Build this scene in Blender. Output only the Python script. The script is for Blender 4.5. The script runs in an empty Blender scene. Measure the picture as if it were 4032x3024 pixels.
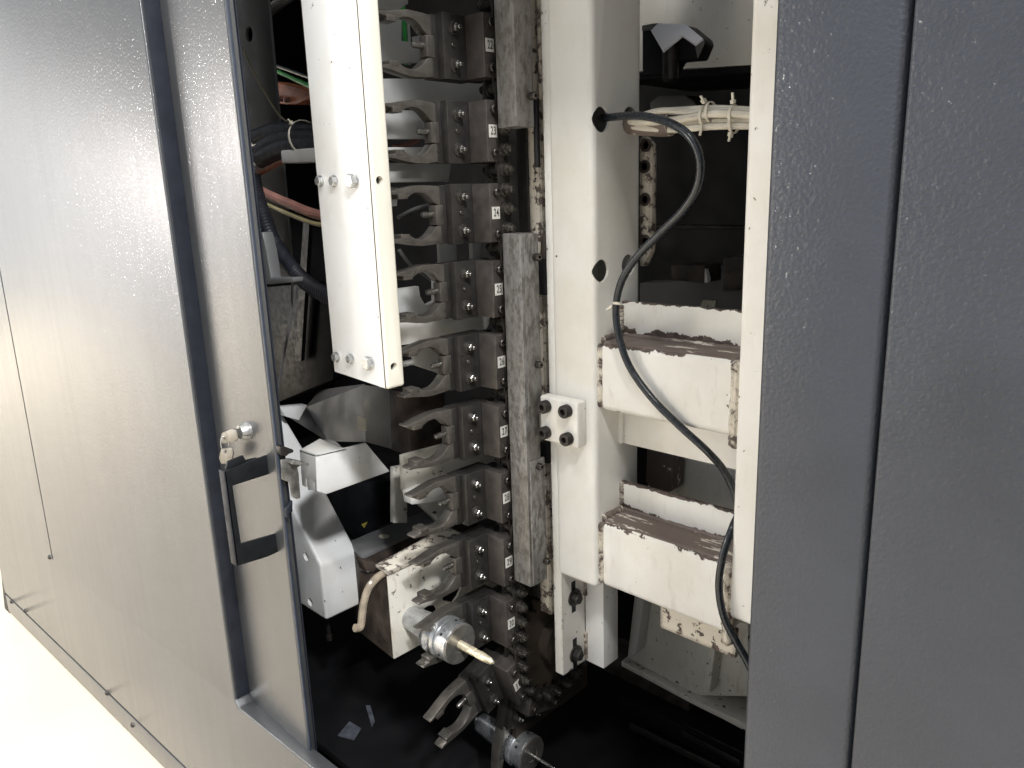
import bpy, bmesh, math, random
import numpy as np
from mathutils import Vector, Matrix
random.seed(7)
sc = bpy.context.scene
C = bpy.context.collection
# ------------------------------------------------------------------ camera
# machine axes: +X along the front towards the viewer's right, +Y into the machine, +Z up; the lens is the origin
F, W0, H0 = 3029.0, 4032.0, 3024.0
R = np.array([[0.72065084, -0.14129558, 0.67874732],
              [0.69250142, 0.19362411, -0.69494712],
              [-0.03322888, 0.9708477, 0.23738277]])
cam = bpy.data.cameras.new('camera')
cam.sensor_width = 36.0
cam.lens = 36.0 * F / W0
cam.clip_start = 0.01
cam.clip_end = 60
co = bpy.data.objects.new('camera', cam)
C.objects.link(co)
co.matrix_world = Matrix(R.tolist()).to_4x4()
sc.camera = co
FLOOR = -1.0845
# ------------------------------------------------------------------ world and lamps
w = bpy.data.worlds.new('World')
sc.world = w
w.use_nodes = True
w.node_tree.nodes['Background'].inputs[0].default_value = (0.90, 0.945, 1.0, 1)
w.node_tree.nodes['Background'].inputs[1].default_value = 0.75


def lamp(name, loc, target, size, power, col, size_y=None):
    l = bpy.data.lights.new(name, 'AREA')
    l.energy = power
    l.color = col
    l.size = size
    if size_y:
        l.shape = 'RECTANGLE'
        l.size_y = size_y
    o = bpy.data.objects.new(name, l)
    C.objects.link(o)
    o.location = loc
    d = Vector(target) - Vector(loc)
    o.rotation_euler = d.to_track_quat('-Z', 'Y').to_euler()
    return o


lamp('ceiling_and_fill_lamp', (-0.45, -1.35, 3.45), (-0.6, 0.76, 0.0), 0.40, 42, (1.0, 0.97, 0.92))
lamp('ceiling_and_fill_lamp', (1.5, -1.3, 3.4), (-0.7, 0.72, -0.3), 0.30, 108, (1.0, 0.98, 0.95))
lamp('ceiling_and_fill_lamp', (2.3, -0.95, 2.7), (-0.9, 0.72, -0.4), 0.30, 215, (0.97, 0.98, 1.0))  # added fill for the drive cover and other deep parts at left
lamp('ceiling_and_fill_lamp', (-4.3, -2.75, 0.55), (-1.0, 0.6, 0.0), 0.12, 40, (1.0, 0.92, 0.85))  # added at eye height for glints on the left panel and door
for x_, y_, p_ in ((-3.3, -1.9, 150), (-7.2, -2.8, 560)):  # added to brighten the floor that door and panel reflect
    fl_ = lamp('floor_fill_lamp', (x_, y_, 3.9), (x_, y_ + 0.2, FLOOR), 1.6, p_, (1.0, 0.965, 0.90))
    fl_.data.spread = math.radians(84)
lamp('panel_fill_light', (-9.6, -3.6, 0.55), (-2.0, -0.4, 0.1), 10.0, 96, (1.0, 0.985, 0.975), 3.3)  # added area lamp, gives the left panel something bright to reflect
lamp('panel_fill_light', (-9.4, -5.6, 0.2), (-2.0, -0.4, 0.1), 4.6, 120, (1.0, 0.97, 0.94), 2.6)  # second added lamp, brightens the reflection in the door
sc.view_settings.view_transform = 'Standard'
sc.view_settings.look = 'None'
sc.view_settings.exposure = -0.14
sc.view_settings.gamma = 1.0

# ------------------------------------------------------------------ measuring helpers (plane + sight line = point)
SD = 4032 / 2212


def ray(p):
    x, y = p[0] * SD, p[1] * SD
    return R @ np.array([x - W0 / 2, -(y - H0 / 2), -F])


def onX(p, X):
    v = ray(p); return Vector(v * (X / v[0]))


def onY(p, Y):
    v = ray(p); return Vector(v * (Y / v[1]))


def onZ(p, Z):
    v = ray(p); return Vector(v * (Z / v[2]))


def onP(p, q, n):
    v = Vector(ray(p)); n = Vector(n); return v * (Vector(q).dot(n) / v.dot(n))


def K(x0, y0, s):
    return lambda *pts: [((x0 + x * s) / SD, (y0 + y * s) / SD) for x, y in pts]


# ------------------------------------------------------------------ materials
class N:
    def __init__(s, name):
        s.m = bpy.data.materials.new(name)
        s.m.use_nodes = True
        s.t = s.m.node_tree
        s.b = s.t.nodes['Principled BSDF']
        tc_ = s.t.nodes.new('ShaderNodeTexCoord')
        oi_ = s.t.nodes.new('ShaderNodeObjectInfo')
        va_ = s.t.nodes.new('ShaderNodeVectorMath')
        va_.operation = 'MULTIPLY_ADD'
        cb_ = s.t.nodes.new('ShaderNodeCombineXYZ')
        for i_ in range(3):
            s.t.links.new(oi_.outputs['Random'], cb_.inputs[i_])
        s.t.links.new(cb_.outputs[0], va_.inputs[0])
        va_.inputs[1].default_value = (7.3, 3.1, 5.7)
        s.t.links.new(tc_.outputs['Object'], va_.inputs[2])
        s.pos = tc_.outputs['Object']
        s.vec = va_.outputs[0]

    def new(s, k, **kw):
        n = s.t.nodes.new(k)
        for a, b in kw.items():
            setattr(n, a, b)
        return n

    def link(s, a, b):
        s.t.links.new(a, b)

    def noise(s, scale, detail=4, rough=0.55, stretch=None):
        n = s.new('ShaderNodeTexNoise')
        n.inputs['Scale'].default_value = scale
        n.inputs['Detail'].default_value = detail
        n.inputs['Roughness'].default_value = rough
        src = s.vec
        if stretch:
            mp = s.new('ShaderNodeMapping')
            mp.inputs['Scale'].default_value = stretch
            s.link(src, mp.inputs['Vector'])
            src = mp.outputs[0]
        s.link(src, n.inputs['Vector'])
        return n.outputs['Fac']

    def ramp(s, v, stops):
        r = s.new('ShaderNodeValToRGB')
        e = r.color_ramp.elements
        while len(e) < len(stops):
            e.new(0.5)
        for i, (p, c) in enumerate(stops):
            e[i].position = p
            e[i].color = (c, c, c, 1) if isinstance(c, (int, float)) else (*c, 1)
        s.link(v, r.inputs[0])
        return r.outputs[0]

    def mix(s, f, a, b):
        m = s.new('ShaderNodeMix', data_type='RGBA')
        if isinstance(f, (int, float)):
            m.inputs[0].default_value = f
        else:
            s.link(f, m.inputs[0])
        for i, c in ((6, a), (7, b)):
            if isinstance(c, tuple):
                m.inputs[i].default_value = (*c, 1)
            else:
                s.link(c, m.inputs[i])
        return m.outputs[2]

    def math(s, op, a, b=0.0):
        m = s.new('ShaderNodeMath', operation=op)
        for i, c in ((0, a), (1, b)):
            if isinstance(c, (int, float)):
                m.inputs[i].default_value = c
            else:
                s.link(c, m.inputs[i])
        return m.outputs[0]

    def setv(s, k, v):
        i = s.b.inputs[k]
        if isinstance(v, (int, float)):
            i.default_value = v
        elif isinstance(v, tuple):
            i.default_value = (*v, 1)
        else:
            s.link(v, i)

    def bump(s, h, strength, dist=0.001):
        b = s.new('ShaderNodeBump')
        b.inputs['Strength'].default_value = strength
        b.inputs['Distance'].default_value = dist
        s.link(h, b.inputs['Height'])
        s.link(b.outputs[0], s.b.inputs['Normal'])

    def edge(s, radius):
        bv = s.new('ShaderNodeBevel')
        bv.samples = 4
        bv.inputs['Radius'].default_value = radius
        g = s.new('ShaderNodeNewGeometry')
        d = s.new('ShaderNodeVectorMath', operation='DOT_PRODUCT')
        s.link(bv.outputs[0], d.inputs[0])
        s.link(g.outputs['True Normal'], d.inputs[1])
        return s.math('SUBTRACT', 1.0, d.outputs['Value']), bv.outputs[0]


def simple(name, col, rough=0.5, metal=0.0, var=0.25, scale=40, bump=0.0, bscale=300, rvar=0.12, spec=0.5):
    n = N(name)
    f = n.noise(scale, 5)
    dark = tuple(c * (1 - var) for c in col)
    lite = tuple(min(1, c * (1 + var * 0.6)) for c in col)
    n.setv('Base Color', n.mix(n.ramp(f, [(0.35, 0.0), (0.68, 1.0)]), dark, lite))
    f2 = n.noise(scale * 2.3, 4)
    n.setv('Roughness', n.ramp(f2, [(0.3, max(0.02, rough - rvar)), (0.7, min(1, rough + rvar))]))
    n.setv('Metallic', metal)
    n.setv('Specular IOR Level', spec)
    if bump:
        n.bump(n.noise(bscale, 3), bump)
    return n.m


def cream(name, base=(0.80, 0.79, 0.755), bands=(), wear=0.5, radius=0.004, dots=True, top=False, stain=0.25, rough=0.42, flip=False, bias=0.0):
    """old cream enamel, brown primer where chipped along the edges"""
    n = N(name)
    prim = n.mix(n.ramp(n.noise(160, 4), [(0.3, 0.0), (0.7, 1.0)]), (0.035, 0.026, 0.022), (0.14, 0.105, 0.09))
    if flip:
        prim = n.mix(n.noise(40, 3), (0.55, 0.50, 0.43), (0.70, 0.66, 0.58))
    b2 = tuple(c * k for c, k in zip(base, (0.86, 0.83, 0.76)))
    paint = n.mix(n.ramp(n.noise(9, 5, 0.6), [(0.42, 0.0), (0.8, 1.0)]), base, b2)
    st = n.ramp(n.noise(26, 6, 0.7, (3, 3, 0.8)), [(0.56, 0.0), (0.78, stain)])
    paint = n.mix(st, paint, (0.33, 0.25, 0.17))
    e, bn = n.edge(radius)
    nz = n.noise(46 if flip else 70, 5, 0.68, (0.35, 1.6, 1) if flip else None)
    m = n.math('ADD', n.math('MULTIPLY', e, 1.6 * wear), n.math('ADD', bias, n.math('MULTIPLY', n.math('SUBTRACT', nz, 0.5), 1.5)))
    sx = n.new('ShaderNodeSeparateXYZ')
    n.link(n.pos, sx.inputs[0])
    low = n.math('ADD', n.math('MULTIPLY', n.math('SUBTRACT', n.noise(15, 3), 0.5), 3.0), 0.9) if bands else None
    for ax, p0, wd, st_ in bands:      # wear gathered along a line of the part
        d_ = n.math('ABSOLUTE', n.math('SUBTRACT', sx.outputs[ax], p0))
        q_ = n.math('MAXIMUM', n.math('SUBTRACT', 1.0, n.math('DIVIDE', d_, wd)), 0.0)
        m = n.math('ADD', m, n.math('MULTIPLY', n.math('MULTIPLY', q_, st_), low))
    chips = n.ramp(m, [(0.27, 0.0), (0.29, 1.0)])
    if dots:
        v = n.new('ShaderNodeTexVoronoi')
        v.inputs['Scale'].default_value = 55
        n.link(n.vec, v.inputs['Vector'])
        sep = n.new('ShaderNodeSeparateColor')
        n.link(v.outputs['Color'], sep.inputs[0])
        rare = n.math('GREATER_THAN', sep.outputs[0], 0.93)
        siz = n.math('LESS_THAN', v.outputs['Distance'], n.math('MULTIPLY', sep.outputs[1], 0.10))
        chips = n.math('MAXIMUM', chips, n.math('MULTIPLY', rare, siz))
    n.setv('Base Color', n.mix(chips, paint, prim))
    n.setv('Roughness', n.mix(chips, (rough, rough, rough), (0.75, 0.75, 0.75)))
    h = n.math('ADD', n.math('MULTIPLY', n.noise(120, 2), 0.12), n.math('SUBTRACT', 1.0, chips))
    n.bump(h, 0.35, 0.0007)
    return n.m


def panel_paint(name, col, bscale, bstr, rough, spec=0.5, coat=None):
    n = N(name)
    f = n.noise(5, 5, 0.6)
    c2 = tuple(c * 0.78 for c in col)
    base = n.mix(n.ramp(f, [(0.35, 0.0), (0.7, 1.0)]), c2, col)
    sm = n.ramp(n.noise(9, 3, 0.5), [(0.56, 0.0), (0.72, 0.6)])
    base = n.mix(sm, base, tuple(c * 0.62 for c in col))
    v = n.new('ShaderNodeTexVoronoi')
    v.inputs['Scale'].default_value = 60
    n.link(n.vec, v.inputs['Vector'])
    sep = n.new('ShaderNodeSeparateColor')
    n.link(v.outputs['Color'], sep.inputs[0])
    sp = n.math('MULTIPLY', n.math('GREATER_THAN', sep.outputs[0], 0.955), n.math('LESS_THAN', v.outputs['Distance'], 0.035))
    n.setv('Base Color', n.mix(sp, base, (0.5, 0.52, 0.5)))
    n.setv('Specular IOR Level', spec)
    streak = n.noise(6, 4, 0.6, (9, 9, 0.35))
    n.setv('Roughness', n.ramp(streak, [(0.3, rough - 0.02), (0.7, rough + 0.03)]))
    h = n.noise(bscale, 2, 0.45)
    n.bump(h, bstr, 0.0012)
    if coat:
        n.setv('Coat Weight', coat[0])
        n.setv('Coat Roughness', coat[1])
        bb_ = n.new('ShaderNodeBump')
        bb_.inputs['Strength'].default_value = coat[2]
        bb_.inputs['Distance'].default_value = 0.0012
        n.link(n.noise(bscale * coat[3], 1, 0.4), bb_.inputs['Height'])
        n.link(bb_.outputs[0], n.b.inputs['Coat Normal'])
    return n.m


def worn_steel(name):
    n = N(name)
    f = n.noise(120, 6, 0.7, (1, 1, 0.45))
    f2 = n.noise(28, 5, 0.6, (1, 1, 0.25))
    c = n.mix(n.ramp(f, [(0.40, 0.0), (0.55, 1.0)]), (0.125, 0.118, 0.108), (0.30, 0.295, 0.29))
    c = n.mix(n.ramp(f2, [(0.38, 0.5), (0.6, 0.0)]), c, (0.17, 0.155, 0.135))
    e, _ = n.edge(0.0015)
    c = n.mix(n.math('MULTIPLY', n.ramp(e, [(0.02, 0.0), (0.2, 1.0)]), 0.7), c, (0.5, 0.5, 0.5))
    n.setv('Base Color', c)
    n.setv('Metallic', 0.55)
    n.setv('Roughness', n.ramp(f, [(0.3, 0.62), (0.7, 0.42)]))
    n.bump(f, 0.5, 0.0006)
    return n.m


def oily_steel(name, col, lite, rough=0.42, metal=0.6, er=0.0012):
    n = N(name)
    f = n.noise(60, 6, 0.65)
    c = n.mix(n.ramp(f, [(0.32, 0.0), (0.7, 1.0)]), tuple(k * 0.55 for k in col), col)
    e, _ = n.edge(er)
    ew = n.math('MULTIPLY', n.ramp(e, [(0.03, 0.0), (0.25, 1.0)]), n.ramp(n.noise(90, 4), [(0.35, 0.15), (0.65, 0.9)]))
    n.setv('Base Color', n.mix(ew, c, lite))
    n.setv('Metallic', metal)
    n.setv('Roughness', n.ramp(n.noise(35, 5), [(0.3, rough - 0.12), (0.7, rough + 0.16)]))
    n.bump(n.noise(260, 3, 0.6, (1, 1, 0.2)), 0.12, 0.0006)
    return n.m


M = {}
M['left_paint'] = panel_paint('grey_textured_enamel_glossy', (0.055, 0.058, 0.062), 600, 0.05, 0.34, 1.0, (0.32, 0.06, 1.0, 0.40))
M['right_paint'] = panel_paint('grey_textured_enamel', (0.040, 0.0455, 0.0585), 430, 0.6, 0.42, 0.4, (0.14, 0.12, 1.0, 0.6))
M['navy'] = simple('dark_navy_edge_and_shade', (0.020, 0.023, 0.032), 0.5, var=0.2, spec=0.2)  # edge colour, also the painted shade on the left panel's return
M['trim'] = simple('blue_black_rubber_seal', (0.030, 0.040, 0.062), 0.5, var=0.2)
M['floor'] = simple('painted_workshop_floor', (0.70, 0.62, 0.50), 0.35, var=0.06, scale=3)
M['white'] = cream('white_enamel', (0.79, 0.79, 0.78), wear=0.12, radius=0.002, dots=False, stain=0.08)
M['cover_white'] = cream('white_cover_enamel', (0.69, 0.70, 0.70), wear=0.15, radius=0.002, dots=False, stain=0.18)
M['scrap'] = simple('dusty_scrap', (0.075, 0.08, 0.10), 0.7, var=0.4, scale=60)
M['white_dirty'] = cream('white_enamel_dirty', (0.58, 0.56, 0.50), wear=0.45, radius=0.003, dots=True, stain=0.85, bias=0.07)
M['plastic'] = simple('ivory_plastic', (0.80, 0.765, 0.66), 0.38, var=0.05, scale=14)
M['cream'] = cream('cream_enamel', wear=0.18, radius=0.003, stain=0.15)
M['cream_worn'] = cream('cream_enamel_chipped', wear=0.62, radius=0.006, stain=0.35)
M['cream_flaked'] = cream('cream_enamel_flaking', (0.66, 0.61, 0.52), wear=1.0, radius=0.010, stain=0.7, bias=0.16)
BT1, BT2, BL1, BL2 = -0.238 * 0.768, -0.557 * 0.768, -0.3575 * 0.768, -0.684 * 0.768
M['beam'] = cream('cream_enamel_beam', wear=0.2, stain=0.35, bias=-0.10, bands=((2, BT1, 0.011, 0.75), (2, BT2, 0.013, 0.8), (0, -0.405, 0.014, 0.45), (0, -0.592, 0.007, 0.5), (2, BL1, 0.006, 0.15)))
M['web'] = cream('cream_enamel_web', wear=0.2, radius=0.003, stain=0.3, bias=-0.08, bands=((2, onY((1345, 650), 0.817).z, 0.0045, 0.7), (2, onY((1335, 1036), 0.817).z, 0.006, 0.8), (2, BT1 + 0.004, 0.011, 0.6), (2, BT2 + 0.003, 0.008, 0.6), (0, -0.592, 0.010, 0.3)))
M['column'] = cream('cream_enamel_column', wear=0.15, radius=0.003, stain=0.12, bias=-0.12, bands=((0, -0.666, 0.004, 0.55),))
M['primer'] = cream('brown_primer_with_cream_flakes', (0.15, 0.118, 0.105), wear=0.5, radius=0.004, stain=0.3, dots=False, rough=0.6, flip=True, bias=0.12)
M['grey_shade'] = simple('light_grey_and_shaded_white', (0.55, 0.55, 0.53), 0.5, var=0.18, scale=9)  # pale grey; on the white bin bracket the shadow is in this colour
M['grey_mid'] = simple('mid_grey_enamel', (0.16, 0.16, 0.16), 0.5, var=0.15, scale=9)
M['chute'] = simple('grey_sheet_steel', (0.24, 0.235, 0.225), 0.45, var=0.2, scale=7)
M['black'] = simple('black_enamel', (0.012, 0.013, 0.015), 0.45, var=0.3, spec=0.22)
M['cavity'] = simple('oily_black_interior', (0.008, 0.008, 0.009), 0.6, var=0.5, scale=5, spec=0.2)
M['rubber'] = simple('black_rubber', (0.016, 0.016, 0.017), 0.45, var=0.25)
M['cable'] = simple('black_cable_jacket', (0.018, 0.022, 0.028), 0.25, var=0.2, scale=60)
M['hose_dark'] = simple('black_corrugated_hose', (0.015, 0.016, 0.022), 0.5, var=0.3)
M['white_cable'] = simple('off_white_cable', (0.66, 0.62, 0.53), 0.45, var=0.2, scale=30)
M['clear_hose'] = simple('yellowed_clear_hose', (0.30, 0.25, 0.19), 0.2, var=0.3, scale=60)
M['pink'] = simple('faded_red_hose', (0.42, 0.21, 0.17), 0.5, var=0.2)
M['orange'] = simple('orange_hose', (0.40, 0.13, 0.06), 0.5, var=0.2)
M['yellowish'] = simple('faded_yellow_hose', (0.46, 0.40, 0.22), 0.5, var=0.2)
M['green'] = simple('green_cable', (0.05, 0.42, 0.09), 0.4, var=0.15)
M['tie'] = simple('natural_nylon_tie', (0.66, 0.62, 0.52), 0.4, var=0.1)
M['bar'] = worn_steel('weathered_grey_steel')
M['block'] = oily_steel('brown_oily_steel', (0.098, 0.086, 0.078), (0.36, 0.32, 0.28), 0.42, 0.45)
M['plate'] = oily_steel('black_oily_steel', (0.050, 0.046, 0.043), (0.22, 0.19, 0.16), 0.36, 0.5)
M['fork'] = oily_steel('bronze_brown_cast_steel', (0.150, 0.138, 0.122), (0.44, 0.36, 0.32), 0.34, 0.6, 0.002)
M['screw'] = oily_steel('dark_cap_screw_steel', (0.10, 0.09, 0.083), (0.40, 0.37, 0.33), 0.32, 0.8, 0.001)
M['nut'] = oily_steel('bright_oily_nut_steel', (0.26, 0.25, 0.235), (0.6, 0.58, 0.55), 0.22, 0.9, 0.001)
M['pin'] = oily_steel('chain_pin_steel', (0.17, 0.155, 0.14), (0.50, 0.47, 0.42), 0.28, 0.85, 0.001)
M['zinc'] = simple('zinc_plated_steel', (0.52, 0.52, 0.51), 0.32, metal=0.85, var=0.25, scale=90)
M['chrome'] = oily_steel('ground_tool_steel', (0.66, 0.68, 0.70), (0.9, 0.9, 0.9), 0.24, 0.8, 0.0008)
M['chrome_face'] = oily_steel('oiled_tool_steel_face', (0.33, 0.315, 0.29), (0.6, 0.6, 0.58), 0.38, 0.75, 0.0008)
M['gold'] = simple('gold_coated_carbide', (0.74, 0.67, 0.50), 0.30, metal=0.5, var=0.15, scale=60)
M['carbide'] = simple('bright_carbide', (0.62, 0.60, 0.58), 0.25, metal=0.9, var=0.15, scale=60)
M['label'] = simple('white_number_plate', (0.62, 0.60, 0.55), 0.4, var=0.12, scale=120)
M['ink'] = simple('black_number_paint', (0.012, 0.012, 0.012), 0.45, var=0.1)
M['rust'] = simple('rusty_brown_steel', (0.050, 0.037, 0.030), 0.55, var=0.6, scale=30, bump=0.3)
M['disc'] = simple('dark_brown_sprocket', (0.050, 0.039, 0.029), 0.5, var=0.4, scale=25)
M['painted_sheen'] = simple('stainless_painted_bright', (0.90, 0.90, 0.95), 0.3, metal=0.0, var=0.08, scale=8)  # plain white base; the stainless reflection is painted into the colour
M['latch'] = simple('worn_zinc_latch', (0.30, 0.29, 0.275), 0.45, metal=0.7, var=0.5, scale=60)
M['key'] = simple('nickel_key', (0.20, 0.19, 0.17), 0.38, metal=0.7, var=0.2, scale=60)
M['yellow'] = simple('yellow_sticker', (0.35, 0.30, 0.06), 0.5, var=0.2)
M['tag'] = simple('cream_paper_tag', (0.62, 0.56, 0.44), 0.6, var=0.1)
M['bolt_black'] = oily_steel('black_oxide_bolt', (0.055, 0.050, 0.047), (0.22, 0.2, 0.18), 0.4, 0.6, 0.001)

# ------------------------------------------------------------------ geometry helpers


def thing(name, label, cat, loc=(0, 0, 0), rot=(0, 0, 0), group=None):
    o = bpy.data.objects.new(name, None)
    o.empty_display_size = 0.02
    C.objects.link(o)
    o.location = loc
    o.rotation_euler = rot
    o['label'] = label
    o['category'] = cat
    if group:
        o['group'] = group
    return o


def tag(o, label, cat, group=None):
    o['label'] = label
    o['category'] = cat
    if group:
        o['group'] = group
    return o


def obj(name, bm, mat, parent=None, bevel=0.0, seg=2, smooth=35):
    """one mesh object; bm is in world space unless the parent is moved (then local to it)"""
    bmesh.ops.recalc_face_normals(bm, faces=bm.faces)
    if bevel:
        ed = [e for e in bm.edges if len(e.link_faces) == 2 and e.calc_face_angle(0) > math.radians(28)]
        bmesh.ops.bevel(bm, geom=ed, offset=bevel, segments=seg, profile=0.5, affect='EDGES', clamp_overlap=True)
    me = bpy.data.meshes.new(name)
    for f in bm.faces:
        f.smooth = True
    for e in bm.edges:
        if len(e.link_faces) == 2 and e.calc_face_angle(0) > math.radians(smooth):
            e.smooth = False
    bm.to_mesh(me)
    bm.free()
    mats = mat if isinstance(mat, (list, tuple)) else [mat]
    for m in mats:
        me.materials.append(M[m])
    o = bpy.data.objects.new(name, me)
    C.objects.link(o)
    if parent:
        o.parent = parent
    return o


def bx(x0, x1, y0, y1, z0, z1, bm=None):
    bm = bm or bmesh.new()
    v = [bm.verts.new((x, y, z)) for x in (x0, x1) for y in (y0, y1) for z in (z0, z1)]
    for f in ((0, 1, 3, 2), (4, 6, 7, 5), (0, 4, 5, 1), (2, 3, 7, 6), (0, 2, 6, 4), (1, 5, 7, 3)):
        bm.faces.new([v[i] for i in f])
    return bm


def prism(pts, d, bm=None):
    """closed outline (list of Vectors) swept by vector d"""
    bm = bm or bmesh.new()
    d = Vector(d)
    a = [bm.verts.new(Vector(p)) for p in pts]
    b = [bm.verts.new(Vector(p) + d) for p in pts]
    n = len(a)
    bm.faces.new(a)
    bm.faces.new(b[::-1])
    for i in range(n):
        bm.faces.new((a[i], b[i], b[(i + 1) % n], a[(i + 1) % n]))
    return bm


def px(pts, X, t):
    return prism([onX(p, X) for p in pts], (-t, 0, 0))


def py(pts, Y, t):
    return prism([onY(p, Y) for p in pts], (0, t, 0))


def lathe(prof, c, axis='X', n=32, bm=None, ring=False):
    """prof: list of (along, radius) turned about the axis through c"""
    bm = bm or bmesh.new()
    c = Vector(c)
    ax = {'X': Vector((1, 0, 0)), 'Y': Vector((0, 1, 0)), 'Z': Vector((0, 0, 1))}[axis] if isinstance(axis, str) else Vector(axis).normalized()
    u = ax.orthogonal().normalized()
    v = ax.cross(u)
    rings = []
    for a, r in prof:
        if r < 1e-6:
            rings.append([bm.verts.new(c + ax * a)])
        else:
            rings.append([bm.verts.new(c + ax * a + (u * math.cos(2 * math.pi * i / n) + v * math.sin(2 * math.pi * i / n)) * r) for i in range(n)])
    for p, q in zip(rings, rings[1:]):
        for i in range(n):
            j = (i + 1) % n
            if len(p) == 1 and len(q) == 1:
                continue
            if len(p) == 1:
                bm.faces.new((p[0], q[i], q[j]))
            elif len(q) == 1:
                bm.faces.new((p[i], q[0], p[j]))
            else:
                bm.faces.new((p[i], q[i], q[j], p[j]))
    if len(rings[0]) > 1 and not ring:
        bm.faces.new(rings[0][::-1])
    if len(rings[-1]) > 1 and not ring:
        bm.faces.new(rings[-1])
    return bm


def spline(pts, k=10):
    pts = [Vector(p) for p in pts]
    out = []
    for i in range(len(pts) - 1):
        p0 = pts[max(i - 1, 0)]; p1 = pts[i]; p2 = pts[i + 1]; p3 = pts[min(i + 2, len(pts) - 1)]
        for j in range(k):
            t = j / k
            out.append(0.5 * ((2 * p1) + (p2 - p0) * t + (2 * p0 - 5 * p1 + 4 * p2 - p3) * t * t + (3 * p1 - p0 - 3 * p2 + p3) * t ** 3))
    out.append(pts[-1])
    return out


def tube(pts, r, n=10, smooth=True, k=10, ripple=0.0, bm=None):
    bm = bm or bmesh.new()
    P = spline(pts, k) if smooth else [Vector(p) for p in pts]
    up = None
    rings = []
    for i, p in enumerate(P):
        t = (P[min(i + 1, len(P) - 1)] - P[max(i - 1, 0)]).normalized()
        if up is None:
            up = t.orthogonal().normalized()
        up = (up - t * up.dot(t)).normalized()
        s = t.cross(up)
        rr = r * (1 + ripple * (1 if i % 2 else -1)) if ripple else r
        rings.append([bm.verts.new(p + (up * math.cos(2 * math.pi * j / n) + s * math.sin(2 * math.pi * j / n)) * rr) for j in range(n)])
    for a, b in zip(rings, rings[1:]):
        for j in range(n):
            bm.faces.new((a[j], b[j], b[(j + 1) % n], a[(j + 1) % n]))
    bm.faces.new(rings[0][::-1])
    bm.faces.new(rings[-1])
    return bm


def hexhead(c, axis, r, h, washer=0.0, bm=None):
    """hexagon bolt head, optionally with a washer flange"""
    bm = bm or bmesh.new()
    z = 0.0
    if washer:
        lathe([(0, washer), (h * 0.22, washer), (h * 0.24, washer * 0.9)], c, axis, 24, bm)
        z = h * 0.2
    lathe([(z, r), (h * 0.86, r), (h, r * 0.84)], c, axis, 6, bm)
    return bm


def capscrew(c, axis, r, h, bm=None):
    """socket head cap screw with its recess"""
    bm = bm or bmesh.new()
    lathe([(0, r), (h * 0.85, r), (h, r * 0.88), (h, r * 0.5), (h * 0.45, r * 0.46), (h * 0.45, 0)], c, axis, 18, bm)
    return bm


def boolean(o, cutter_bms, op='DIFFERENCE'):
    cs = []
    for b in cutter_bms:
        bmesh.ops.recalc_face_normals(b, faces=b.faces)
        me = bpy.data.meshes.new('cut')
        b.to_mesh(me)
        b.free()
        c = bpy.data.objects.new('cut', me)
        C.objects.link(c)
        cs.append(c)
        m = o.modifiers.new('b', 'BOOLEAN')
        m.object = c
        m.operation = op
        m.solver = 'EXACT'
    dg = bpy.context.evaluated_depsgraph_get()
    dg.update()
    me = bpy.data.meshes.new_from_object(o.evaluated_get(dg))
    old = o.data
    o.modifiers.clear()
    o.data = me
    me.name = old.name
    bpy.data.meshes.remove(old)
    for c in cs:
        m = c.data
        bpy.data.objects.remove(c)
        bpy.data.meshes.remove(m)
    for p in o.data.polygons:
        p.use_smooth = True
    bm = bmesh.new()
    bm.from_mesh(o.data)
    for e in bm.edges:
        e.smooth = not (len(e.link_faces) == 2 and e.calc_face_angle(0) > math.radians(35))
    bm.to_mesh(o.data)
    bm.free()
    return o


# ------------------------------------------------------------------ setting
fl = obj('floor', bx(-14, 6, -8, 6, FLOOR - 0.1, FLOOR), 'floor')
fl['kind'] = 'structure'

# dark inside of the machine: a closed cabinet open to the front
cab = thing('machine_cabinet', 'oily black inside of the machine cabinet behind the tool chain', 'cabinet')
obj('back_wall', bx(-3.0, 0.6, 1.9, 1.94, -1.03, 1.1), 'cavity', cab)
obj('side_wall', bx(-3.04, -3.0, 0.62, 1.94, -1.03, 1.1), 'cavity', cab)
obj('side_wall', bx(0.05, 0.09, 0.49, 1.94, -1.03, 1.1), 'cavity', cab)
obj('light_block_roof', bx(-3.0, -0.72, 0.485, 1.30, 1.1, 1.14), 'cavity', cab)  # unseen, added to keep ambient light out of the interior
obj('light_block_roof', bx(-3.0, 0.09, 1.302, 1.94, 1.1, 1.14), 'cavity', cab)  # rear piece, added to keep the space behind dark
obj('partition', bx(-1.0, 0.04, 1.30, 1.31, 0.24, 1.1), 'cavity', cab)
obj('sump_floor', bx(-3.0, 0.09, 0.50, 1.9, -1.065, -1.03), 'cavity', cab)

# ------------------------------------------------------------------ left enclosure panel (its front leans 2.3 degrees off the machine axis)
PM = 0.041
PQ = Vector((-1.0845, 0.45, 0))
PN = Vector((PM, -1, 0)).normalized()      # outward


def onpanel(p, off=0.0):
    return onP(p, PQ + PN * off, PN)


k2 = K(0, 1512, 1300 / 1426)
enc = thing('enclosure_panel', 'glossy dark grey enclosure panel left of the sliding door, mirroring the bright workshop', 'panel')


def pl(x, z):
    return Vector((x, 0.45 + PM * (x + 1.0845), z))


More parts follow.
